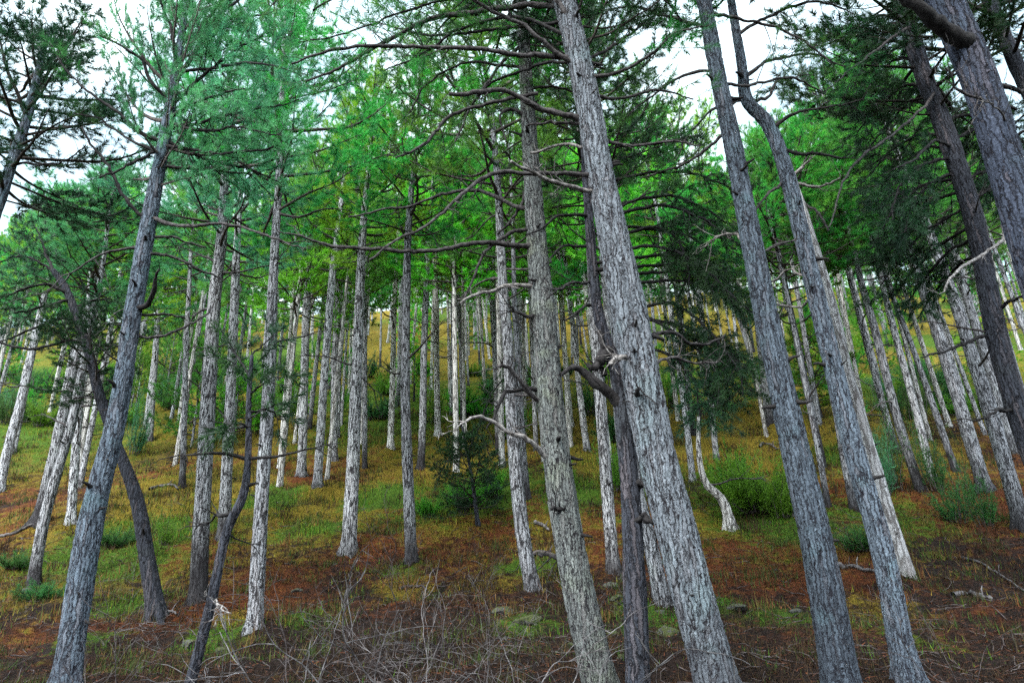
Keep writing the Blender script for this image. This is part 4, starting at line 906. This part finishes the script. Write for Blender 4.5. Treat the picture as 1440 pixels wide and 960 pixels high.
tag(link('ground', gm), 'sloping forest floor of brown needle litter, ochre grass and moss', 'forest floor', kind='structure')

# ------------------------------------------------------------------ grass and litter (nobody could count them)
def scatter(n, y0, y1, pw, rng):
    y = y0 + (y1 - y0) * rng.random(n) ** pw
    x = (rng.random(n) * 2 - 1) * (.72 * y + 1.2)
    return x, y
rg = np.random.default_rng(31)
x, y = scatter(620000, 6.5, 46, 1.2, rg)
w = cover(x, y)
dens = np.clip(w[1] * .8 + w[2] * .6 - .35 * w[0], 0, 1) * np.clip(.12 + 2.4 * (vnoise(x * 1.6, y * 1.6, 41) * .6 + vnoise(x * 4, y * 4, 44) * .4 - .42), 0, 1) + .004
keep = rg.random(len(x)) < dens
x, y = x[keep], y[keep]; wg = w[1][keep]; wy = w[2][keep]
n = len(x)
hgt = rg.uniform(.05, .20, n) * (.3 + 1.3 * vnoise(x * .9, y * .9, 42)) * (1 + .25 * (y > 20))
az = rg.random(n) * 6.283; tilt = rg.uniform(.1, .9, n)
d = np.stack([np.cos(az) * np.sin(tilt), np.sin(az) * np.sin(tilt), np.cos(tilt)], -1)
base = np.stack([x, y, gz(x, y) - .01], -1)
wv = np.stack([-np.sin(az), np.cos(az), np.zeros(n)], -1) * (.0022 + .00034 * y)[:, None]
tv = np.clip(.66 * wy / (wy + wg + .05) + .10 + .25 * np.exp(-(wy + wg) * 4) + rg.normal(0, .16, n) + .2 * (vnoise(x * .7, y * .7, 43) - .5), 0, 1)
mb = MB(); mb.tris(np.stack([base - wv, base + wv, base + d * hgt[:, None]], 1), tv)
tag(link('grass', mb.mesh('grass', [GRASS])), 'tufts of green and straw coloured grass covering the slope', 'grass', kind='stuff')
x, y = scatter(130000, 4.2, 26, 1.3, rg)
keep = rg.random(len(x)) < np.clip(1.6 * (vnoise(x * 1.1, y * 1.1, 51) - .42), 0.04, 1); x, y = x[keep], y[keep]
fa = rg.random((len(FEET), 90)) * 6.283; fr = .16 + .32 * rg.random((len(FEET), 90))
x = np.concatenate([x, (FEET[:, :1] + np.cos(fa) * fr).ravel()]); y = np.concatenate([y, (FEET[:, 1:] + np.sin(fa) * fr).ravel()]); n = len(x)
az = rg.random(n) * 6.283; tilt = rg.uniform(.3, 1.35, n); hgt = rg.uniform(.06, .26, n)
d = np.stack([np.cos(az) * np.sin(tilt), np.sin(az) * np.sin(tilt), np.cos(tilt)], -1); base = np.stack([x, y, gz(x, y) - .01], -1)
wv = np.stack([-np.sin(az), np.cos(az), np.zeros(n)], -1) * (.002 + .0003 * y)[:, None]
mb = MB(); mb.tris(np.stack([base - wv, base + wv, base + d * hgt[:, None]], 1), np.clip(rg.normal(.30, .18, n), 0, .8))
tag(link('dry_grass', mb.mesh('dry_grass', [DRYGRASS])), 'withered brown grass and herbs in the needle litter', 'dry grass', kind='stuff')
# rough low scrub and dead herbs breaking up the turf, in clumps
cx_, cy_ = scatter(2600, 9.5, 40, 1.1, rg); m_ = 34
x = (cx_[:, None] + rg.normal(0, .13, (2600, m_)) * (.7 + cy_[:, None] / 30)).ravel(); y = (cy_[:, None] + rg.normal(0, .13, (2600, m_)) * (.7 + cy_[:, None] / 30)).ravel(); n = len(x)
hh = np.repeat(rg.uniform(.08, .42, 2600) * np.clip((cy_ - 5) / 9, .4, 1), m_) * rg.uniform(.4, 1.1, n); az = rg.random(n) * 6.283; tilt = rg.uniform(.05, 1.0, n)
d = np.stack([np.cos(az) * np.sin(tilt), np.sin(az) * np.sin(tilt), np.cos(tilt)], -1); base = np.stack([x, y, gz(x, y) - .01], -1)
wv = np.stack([-np.sin(az), np.cos(az), np.zeros(n)], -1) * (.0025 + .0004 * y)[:, None]
mb = MB(); mb.tris(np.stack([base - wv, base + wv, base + d * hh[:, None]], 1), np.clip(np.repeat(rg.random(2600) * np.clip((cy_ - 6) / 8, .35, 1), m_) + rg.normal(0, .1, n), 0, 1))
tag(link('low_scrub', mb.mesh('low_scrub', [SCRUB])), 'rough clumps of low scrub and dead herbs on the slope', 'scrub', kind='stuff')
x, y = scatter(240000, 4.2, 22, 1.35, rg)
n = len(x); w0 = cover(x, y)[0]
keep = rg.random(n) < np.clip(.35 + w0, 0, 1); x, y = x[keep], y[keep]; n = len(x)
az = rg.random(n) * 6.283; el = rg.normal(.12, .22, n); ln = rg.uniform(.06, .15, n); flake = rg.random(n) < .05; ln[flake] *= .35
d = np.stack([np.cos(az) * np.cos(el), np.sin(az) * np.cos(el), np.sin(el)], -1)
base = np.stack([x, y, gz(x, y) + rg.uniform(0, .02, n)], -1)
wv = np.stack([-np.sin(az), np.cos(az), rg.normal(0, .5, n)], -1) * ((.0016 + .00022 * y) * np.where(flake, 5, 1))[:, None]
mb = MB(); mb.tris(np.stack([base - wv, base + wv, base + d * ln[:, None]], 1), np.clip(rg.beta(2.0, 2.8, n) * np.clip((y - 3) / 7, .45, 1) + .25 * (w0[keep] - .3), 0, 1))
tag(link('needle_litter', mb.mesh('needle_litter', [LITTER])), 'fallen brown pine needles strewn over the slope', 'needle litter', kind='stuff')
mb = MB()
x, y = scatter(2200, 4.5, 24, 1.3, rg)
for a, b in zip(x, y):
    Lq = rg.uniform(.12, .6); az = rg.random() * 6.28; P = []
    for k in range(5):
        P.append([a, b, g1(a, b) + .012 + rg.random() * .02]); a += math.cos(az) * Lq / 4; b += math.sin(az) * Lq / 4; az += rg.normal(0, .35)
    mb.tube(np.array(P), np.linspace(.007, .003, 5) * rg.uniform(.6, 1.6), 4)
tag(link('twig_litter', mb.mesh('twig_litter', [SHRUBDARK], True)), 'small fallen twigs strewn over the needle litter', 'twig litter', kind='stuff')

# ------------------------------------------------------------------ shrubs
def shrub_proto(seed, ns, spread, hmin, hmax, K, nl, nw, bushy=5):
    rng = np.random.default_rng(seed); wood = MB(); need = MB(); pos, dr, ln = [], [], []
    for k in range(ns):
        r0 = rng.random() ** .6 * .25; a = rng.random() * 6.28
        p = np.array([math.cos(a) * r0, math.sin(a) * r0, 0.0]); h = rng.uniform(hmin, hmax)
        out = rng.uniform(.1, 1) * spread; d = unit(np.array([math.cos(a) * out, math.sin(a) * out, 1.0])); pts = [p]
        for j in range(6):
            d = unit(d + np.array([0, 0, .12]) + rng.normal(0, .12, 3)); p = p + d * h / 6; pts.append(p)
        pts = curve(pts, 10); wood.tube(pts, np.linspace(.012, .003, 10), 4, cap=False)
        for j in range(2, 10):
            for q in range(bushy if j < 9 else 2):
                dd = unit(unit(pts[j] - pts[j - 1]) * .7 + rng.normal(0, .5, 3) + np.array([0, 0, .25]))
                pos.append(pts[j] - unit(pts[j] - pts[j - 1]) * rng.random() * h / 10); dr.append(dd); ln.append(rng.uniform(.10, .24) * (.7 + .3 * h))
    V, t = needles(np.array(pos), np.array(dr), np.array(ln), K, nl, nw, rng, 0)
    need.tris(V, t)
    return need.mesh('foliage', [FOL['shrub']]), wood.mesh('stems', [SHRUBDARK], True)
SHR = [shrub_proto(400, 34, 1.1, .3, 1.25, 22, .055, .008, 4), shrub_proto(401, 26, .8, .4, 1.6, 22, .055, .008, 4), shrub_proto(402, 44, 1.9, .25, 1.05, 20, .05, .008, 4), shrub_proto(403, 15, .55, .4, 1.8, 22, .055, .008, 4)]
def shrub(p, i, sx, sz, fol, label, group, name='green_shrub', cat='shrub'):
    r = link(name, None, None, (float(p[0]), float(p[1]), g1(p[0], p[1]) - .03)); r.empty_display_size = .2
    tag(r, label, cat, group)
    r.rotation_euler = (0, 0, random.random() * 6.28); r.scale = (sx, sx, sz)
    o = link('foliage', SHR[i][0], r); o.material_slots[0].link = 'OBJECT'; o.material_slots[0].material = FOL[fol]
    link('stems', SHR[i][1], r)
    return r
SPEC = [
 (1068, 722, 2, 1.9, 1.6, 'shrub', 'bright green spreading bush right of the small crooked pale trunk'),
 (1030, 700, 0, 1.1, 1.3, 'shrub', 'green bush directly behind the small crooked pale trunk'),
 (650, 722, 1, .5, .75, 'dark', 'dense dark green juniper clump beside the drooping sapling'),
 (1105, 728, 0, 1.0, 1.0, 'shrub', 'small green bush end touching the straight blue grey pine'),
 (1255, 690, 3, 1.1, 1.7, 'olive', 'tall bluish juniper clump right of the bleached dead trunk'),
 (1238, 700, 1, 1.0, 1.3, 'bluish', 'bluish juniper low beside the bleached dead trunk'),
 (1318, 690, 3, 1.0, 1.2, 'olive', 'bluish juniper in rusty litter between shaded grey pines'),
 (1345, 735, 3, 1.0, .9, 'olive', 'olive green low shrub in front of the shaded grey pines'),
 (1388, 740, 3, .9, 1.0, 'olive', 'upright green shrub beside the stout grey pine at the edge'),
 (1215, 775, 2, .9, .6, 'olive', 'low green shrub at the bleached dead trunk foot'),
 (690, 700, 0, .9, .9, 'shrub', 'low green shrub in grass left of the slender front pine'),
 (655, 712, 2, 1.1, .9, 'shrub', 'green ground shrub under the dark green sapling'),
 (602, 725, 2, .8, .6, 'shrub', 'short green shrub in yellow grass left of the dark sapling'),
 (160, 770, 2, 1.1, .6, 'olive', 'low green shrub between the large leaning pine and bent dark tree'),
 (60, 845, 2, .9, .5, 'olive', 'dark green ground shrub at the feet of the leaning pale pines'),
 (190, 640, 3, 1.2, 2.0, 'bluish', 'narrow dark juniper right of the large leaning pine'),
 (60, 600, 0, 1.8, 1.5, 'shrub', 'green bush on the bank behind the leaning pale pines'),
 (100, 590, 0, 1.6, 1.4, 'bluish', 'greyish green bush between leaning pale pines up the bank'),
 (360, 610, 1, 1.5, 1.8, 'shrub', 'green bush behind the grey mottled pine'),
 (400, 590, 1, 1.3, 1.5, 'shrub', 'green bush left of the black-footed pale pine'),
 (20, 800, 2, .8, .5, 'olive', 'small green shrub at the frame edge below the leaning pines'),
 (232, 765, 3, .5, .6, 'shrub', 'tiny upright green plant in moss right of the bent dark tree'),
 (790, 690, 0, .8, .9, 'shrub', 'green shrub behind the slender front pine'),
 (870, 690, 1, 1.0, 1.2, 'shrub', 'green shrub showing beside the dark crooked trunk'),
 (720, 615, 0, 1.4, 1.5, 'shrub', 'green shrub behind the grey pine with curving foot'),
]
for px, py, i, sx, sz, f, lab in SPEC:
    p = hit(px, py); shrub(p, i, sx, sz, f, lab, 'evergreen shrubs on the slope')
BAND = []
rg = np.random.default_rng(77)
tries = 0
while len(BAND) < 96 and tries < 3000:
    tries += 1
    px = rg.uniform(-20, 1460) if len(BAND) > 34 else rg.uniform(-20, 400); py = rg.normal(548 if len(BAND) > 34 else 562, 26) + (px - 720) * .01
    p = hit(px, py)
    if p is None or p[1] < 23 or p[1] > 60: continue
    if 950 < px < 1190 and py > 560: continue
    if min([(p[0] - a) ** 2 + (p[1] - b) ** 2 for a, b in BAND] or [9]) < 1.2: continue
    BAND.append((p[0], p[1]))
    left = px < 490; rgt = px > 900
    shrub(p, int(rg.integers(4)), rg.uniform(1.0, 2.0), rg.uniform(.8, 1.7), str(rg.choice(['shrub', 'olive', 'bluish'])),
          'dense green understory shrub among far trunks ' + ('left of the sturdy lone pine' if left else ('right of the thickest trunk' if rgt else 'behind the middle pines')),
          'understory shrubs ' + ('up the left slope' if left else ('up the right slope' if rgt else 'up the middle slope')), 'understory_shrub')
# dark green sapling in the middle
sp = pine([(672, 738, 6), (666, 690, 5), (658, 640, 4), (650, 600, 3)], 'dark green sapling with drooping sprays left of the grey pine with curving foot', H=2.2, cb=.3, bark=BARK_DARK, proto=3, fol='dark', cs=.6, dead=0, stubs=0, top=False, name='pine_sapling', group=None)
for pth in ([(655, 640, 3), (690, 560, 3), (720, 520, 2)], [(655, 650, 3), (680, 655, 2), (690, 680, 2)], [(655, 640, 3), (630, 650, 2), (615, 680, 2)], [(652, 610, 3), (676, 610, 2), (688, 640, 2)]):
    limb(sp, pth, -.3, mat_=LIMB_DARK, leaf=dict(start=.1, sp=.07, sl=.45, shoot=.12, K=40, nl=.08, nw=.008, up=-.15), fol='dark')

# ------------------------------------------------------------------ bare shrubs of the foreground
def stem_grow(mb, p, d, Lq, r, rng, depth):
    n = max(5, int(Lq / .06)); pts = [p]; kids = []
    for j in range(n):
        d = unit(d + rng.normal(0, .15, 3) + np.array([0, 0, -.01 if depth < 2 else .02])); p = p + d * Lq / n
        g = g1(p[0], p[1]) + .03
        if p[2] < g: p = np.array([p[0], p[1], g]); d = unit(np.array([d[0], d[1], abs(d[2]) + .1]))
        pts.append(p)
        if depth < 3 and j > 1 and rng.random() < (.24 if depth < 1 else .17): kids.append((p, d, 1 - j / n))
    mb.tube(np.array(pts), np.linspace(r, max(r * .35, .0012), n + 1), 5 if depth < 2 else 4, cap=False)
    for q, dq, f in kids:
        stem_grow(mb, q, unit(dq + rng.normal(0, .65, 3)), Lq * rng.uniform(.3, .6) * (.5 + .6 * f), r * .55, rng, depth + 1)
def bare_shrub(px, py, Y, stems, label, matl, lean=(0, 0, .8), seed=0, Ls=1.2, r=.008):
    rng = np.random.default_rng(500 + seed); p = at(px, py, Y); p[2] = g1(p[0], p[1])
    root = link('bare_shrub', None, None, p.tolist()); root.empty_display_size = .2; tag(root, label, 'shrub', 'leafless shrubs in the foreground')
    for k in range(stems):
        mb = MB(); d = unit(np.array(lean) + rng.normal(0, .55, 3) * np.array([1, .7, .4]))
        stem_grow(mb, p + rng.normal(0, .04, 3) * np.array([1, 1, 0]), d, 1.45 * Ls * rng.uniform(.6, 1.2), r * .9 * rng.uniform(.7, 1.2), rng, 0)
        link('stem', mb.mesh('stem', [matl], True, p), root)
BS = [
 (560, 960, 6.2, 5, 'leafless pale twiggy shrub arching over litter in front of the sturdy lone pine', SHRUBWOOD, (-.5, 0, .8), 1.2, .009),
 (700, 960, 6.0, 5, 'leafless pale shrub with long low curving stems beside the slender front pine', SHRUBWOOD, (-.7, .1, .55), 1.4, .009),
 (790, 950, 6.3, 3, 'leafless shrub whose stems cross in front of the dark crooked trunk', SHRUBWOOD, (.5, 0, .7), 1.1, .008),
 (450, 950, 6.6, 5, 'dense leafless grey shrub in front of the grey mottled pine', SHRUBWOOD, (.1, 0, .8), 1.1, .008),
 (600, 890, 8.4, 4, 'leafless twiggy shrub in brown litter below the dark-footed pine', SHRUBWOOD, (.1, 0, .9), 1.0, .007),
 (500, 850, 9.6, 4, 'dark leafless shrub at the sturdy lone pine foot', SHRUBDARK, (-.2, 0, .9), 1.2, .008),
 (545, 800, 11.0, 4, 'dark leafless shrub between the sturdy lone pine and the dark-footed pine', SHRUBDARK, (-.1, 0, 1), 1.4, .009),
 (680, 870, 9.5, 4, 'leafless shrub beside the mossy dark hollow', SHRUBWOOD, (.2, 0, .9), .9, .006),
 (380, 940, 7.4, 4, 'dark leafless shrub right of the thin curved sapling foot', SHRUBDARK, (-.3, 0, .8), 1.0, .007),
 (170, 930, 7.6, 4, 'dark leafless shrub in the corner right of the large leaning pine', SHRUBDARK, (.2, 0, .8), 1.1, .007),
 (40, 930, 8.0, 4, 'dark leafless shrub left of the large leaning pine foot', SHRUBDARK, (0, 0, .8), 1.0, .007),
 (520, 960, 5.2, 4, 'low leafless tangle of pale twigs near the camera', SHRUBWOOD, (-.4, .1, .6), 1.0, .007),
 (840, 930, 7.2, 4, 'leafless pale shrub with crossing stems between slender front pine and thickest trunk', SHRUBWOOD, (-.4, -.1, .8), 1.2, .008),
 (740, 900, 7.8, 5, 'leafless pale tangle behind the slender front pine foot', SHRUBWOOD, (-.4, 0, .7), 1.2, .008),
 (430, 890, 8.4, 5, 'leafless brown shrub near the cream coloured stone', SHRUBDARK, (.1, 0, .9), 1.1, .007),
 (580, 850, 9.4, 5, 'leafless thin dark shrub left of the mossy dark hollow', SHRUBDARK, (0, 0, 1), 1.1, .007),
 (110, 880, 9.0, 4, 'leafless thin dark shrub behind the large leaning pine foot', SHRUBDARK, (.3, 0, .8), 1.0, .007),
 (1330, 870, 9.0, 4, 'leafless thin dark shrub near the pale fallen branch at the frame edge', SHRUBDARK, (-.2, 0, .8), .9, .006),
]
for k, (px, py, Y, ns, lab, M_, ln_, Ls, r_) in enumerate(BS): bare_shrub(px, py, Y, ns, lab, M_, ln_, k, Ls, r_)

rg = np.random.default_rng(91)
for k in range(26):
    px = rg.choice([rg.uniform(340, 900), rg.uniform(340, 900), rg.uniform(380, 800), rg.uniform(100, 330)]); py = rg.uniform(775, 935)
    p = hit(px, py)
    if p is None: continue
    bare_shrub(px, py, float(p[1]), 4, 'low leafless shrub of fine twigs in the brown litter at the slope foot', [SHRUBWOOD, SHRUBDARK][k % 2], (rg.normal(0, .5), 0, .55), 40 + k, .62, .0048)
# ------------------------------------------------------------------ rocks, stump, fallen branches
def rock_mesh(seed, sub=4):
    rng = np.random.default_rng(seed)
    import bmesh
    bm = bmesh.new(); bmesh.ops.create_icosphere(bm, subdivisions=sub, radius=1.0)
    co = np.array([v.co[:] for v in bm.verts]); o = rng.random(3) * 50
    nrm = co.copy()
    planes = unit(rng.normal(size=(9, 3))); cut = rng.uniform(.42, .85, 9)
    for pl, c in zip(planes, cut):
        s = co @ pl; ex = np.clip(s - c, 0, None); co = co - pl[None] * ex[:, None] * .97
    k = vnoise(co[:, 0] * 3 + o[0], co[:, 1] * 3 + co[:, 2] * 2 + o[1], seed) - .5
    k2 = vnoise(co[:, 0] * 8 + o[2], co[:, 2] * 8 + co[:, 1] * 5, seed + 1) - .5
    co = co + nrm * (k * .22 + k2 * .08)[:, None]
    for v, c in zip(bm.verts, co): v.co = c
    me = bpy.data.meshes.new('rock'); bm.to_mesh(me); bm.free()
    me.polygons.foreach_set('use_smooth', np.ones(len(me.polygons), bool)); me.materials.append(ROCK)
    return me
ROCKS = [
 (710, 862, 19, 1.0, .55, 'mossy grey rock beside the dark hollow, left of the slender front pine'),
 (745, 872, 24, 1.1, .45, 'dark mossy mound behind the slender front pine'),
 (936, 892, 20, 1.0, .9, 'white flecked grey rock with moss between dark crooked and thickest trunks'),
 (862, 822, 14, 1.2, .5, 'flat pale mossy stone left of the dark crooked trunk'),
 (868, 842, 10, 1.1, .6, 'small mossy stone right of the slender front pine'),
 (1036, 856, 15, 1.3, .5, 'flat stone with white edge right of the thickest trunk'),
 (1120, 858, 10, 1.4, .4, 'low brown stone half sunk left of the straight blue grey pine'),
 (275, 905, 18, 1.3, .6, 'yellow mossy stone beside the thin curved sapling'),
 (318, 918, 18, 1.3, .6, 'yellow mossy stone between the sapling and the grey mottled pine'),
 (418, 831, 7, 1.3, .6, 'small cream coloured stone lying in litter right of the grey mottled pine'),
 (453, 846, 5, 1.4, .5, 'tiny white stone in dark litter near the cream coloured stone'),
 (862, 890, 8, 1.2, .7, 'small white stone beside the slender front pine'),
 (806, 908, 9, 1.3, .6, 'pale flat stone partly behind the slender front pine foot'),
 (873, 925, 7, 1.0, .8, 'little white stone by the dark crooked trunk foot'),
 (930, 860, 9, 1.2, .7, 'mossy pebble above the white flecked rock'),
 (40, 832, 9, 1.3, .7, 'grey stone at the frontmost leaning pale pine'),
]
for k, (px, py, w, ax, az_, lab) in enumerate(ROCKS):
    p = hit(px, py); s = span(w, p)
    o = link('rock', rock_mesh(600 + k, 4 if w > 12 else 3), None, (p[0], p[1], p[2] - s * az_ * .1)); o.scale = (s * ax, s, s * az_); o.rotation_euler = (.1, .1, k * 1.7)
    tag(o, lab, 'rock', 'stones on the slope')
LOGS = [
 ([(1180, 796), (1205, 800), (1235, 806)], 7, SHRUBWOOD, 'short pale fallen branch lying left of the bleached dead trunk'),
 ([(1340, 840), (1370, 838), (1395, 846)], 8, SHRUBWOOD, 'pale fallen branch in dark litter near the frame edge'),
 ([(1160, 792), (1190, 797), (1215, 800)], 4, SHRUBDARK, 'thin dark fallen stick left of the kinked blue grey pine'),
 ([(1340, 786), (1390, 800), (1440, 832)], 4, SHRUBWOOD, 'long thin fallen stick under the shrubs at the frame edge'),
 ([(752, 736), (765, 742), (772, 748)], 6, SHRUBWOOD, 'short bleached stick on litter beside the slender front pine'),
 ([(740, 782), (765, 780), (785, 786)], 7, SHRUBDARK, 'dark fallen branch touching the slender front pine'),
 ([(0, 756), (20, 752), (50, 738)], 5, SHRUBWOOD, 'pale fallen stick at the frame edge by the leaning pines'),
 ([(210, 690), (226, 685), (250, 690)], 5, SHRUBWOOD, 'pale fallen stick in ochre grass right of the bent dark tree'),
 ([(222, 865), (236, 862), (248, 866)], 5, SHRUBWOOD, 'bleached bit of wood at the bent dark tree foot'),
 ([(1068, 630), (1080, 626), (1095, 632)], 4, SHRUBWOOD, 'pale fallen stick on the ochre slope behind the blue grey pine'),
 ([(560, 830), (580, 826), (600, 832)], 5, SHRUBDARK, 'dark fallen stick below the dark-footed pine'),
 ([(960, 820), (985, 826), (1000, 840)], 6, SHRUBDARK, 'dark fallen branch right of the thickest trunk'),
]
for pts, w, M_, lab in LOGS:
    P = np.array([hit(*q) for q in pts]); r = span(w, P[1]) / 2; Q = curve(P, 16); Q[:, 2] = gz(Q[:, 0], Q[:, 1]) + r * .7 + .01
    rng = np.random.default_rng(int(pts[0][0])); Q += rng.normal(0, .006, Q.shape)
    mb = MB(); mb.tube(Q, np.linspace(r, r * .55, 16), 8)
    mb.tube(np.array([Q[9], Q[9] + [.03, .05, .12], Q[9] + [.08, .08, .2]]), np.array([r * .4, r * .3, r * .15]), 5)
    o = link('fallen_branch', mb.mesh('fallen_branch', [M_], True, Q[0]), None, Q[0].tolist()); tag(o, lab, 'branch', 'fallen branches')

# ------------------------------------------------------------------ sky and light
SUN_EL, SUN_AZ = rad(44), rad(208)      # soft light from behind the camera's left shoulder
W = bpy.data.worlds.new('World'); SC.world = W; W.use_nodes = True
nt = W.node_tree; nt.nodes.clear()
out = nt.nodes.new('ShaderNodeOutputWorld'); bg = nt.nodes.new('ShaderNodeBackground'); L(nt, bg.outputs[0], out.inputs[0])
sky = N(nt, 'ShaderNodeTexSky', sky_type='NISHITA', sun_disc=False, sun_elevation=SUN_EL, sun_rotation=SUN_AZ, air_density=1.0, dust_density=1.5)
tc = N(nt, 'ShaderNodeTexCoord')
cn = N(nt, 'ShaderNodeTexNoise', i_Scale=2.6, i_Detail=6.0, i_Roughness=.55); L(nt, tc.outputs['Generated'], cn.inputs['Vector'])
cl = maprange(nt, cn.outputs['Fac'], .40, .58, .5, 1.0)
# broken overcast: thick bright cloud overhead and towards the sun (behind the camera), thinner bluish cloud ahead
dp = N(nt, 'ShaderNodeVectorMath', operation='DOT_PRODUCT'); L(nt, tc.outputs['Generated'], dp.inputs[0]); dp.inputs[1].default_value = (-.28, -.72, .64)
cc = mixc(nt, maprange(nt, dp.outputs['Value'], .0, .75), (5.6, 6.7, 7.1), (15.0, 16.0, 17.0))
sk = mixc(nt, 1.0, sky.outputs[0], (1.05, 1.5, 1.35), 'MULTIPLY')
L(nt, mixc(nt, cl, sk, cc), bg.inputs['Color']); bg.inputs['Strength'].default_value = .1
sl = bpy.data.lights.new('sun', 'SUN'); sl.energy = 1.5; sl.angle = rad(12); sl.color = (1, .96, .9)
so = bpy.data.objects.new('sun', sl); COL.objects.link(so)
dv = Vector((math.sin(SUN_AZ) * math.cos(SUN_EL), math.cos(SUN_AZ) * math.cos(SUN_EL), math.sin(SUN_EL)))
so.rotation_euler = dv.to_track_quat('Z', 'Y').to_euler(); so.location = (-10, -20, 40)

# ------------------------------------------------------------------ render settings
v = SC.view_settings; v.view_transform = 'Standard'; v.look = 'None'; v.exposure = 1.9; v.gamma = 1.0; v.use_curve_mapping = False
SC.render.engine = 'CYCLES'
cy = SC.cycles
cy.max_bounces = 5; cy.diffuse_bounces = 3; cy.glossy_bounces = 1; cy.transmission_bounces = 3; cy.transparent_max_bounces = 4
cy.caustics_reflective = False; cy.caustics_refractive = False; cy.sample_clamp_indirect = 4
cy.use_denoising = False; cy.denoiser = 'OPENIMAGEDENOISE'; cy.denoising_input_passes = 'RGB_ALBEDO_NORMAL'
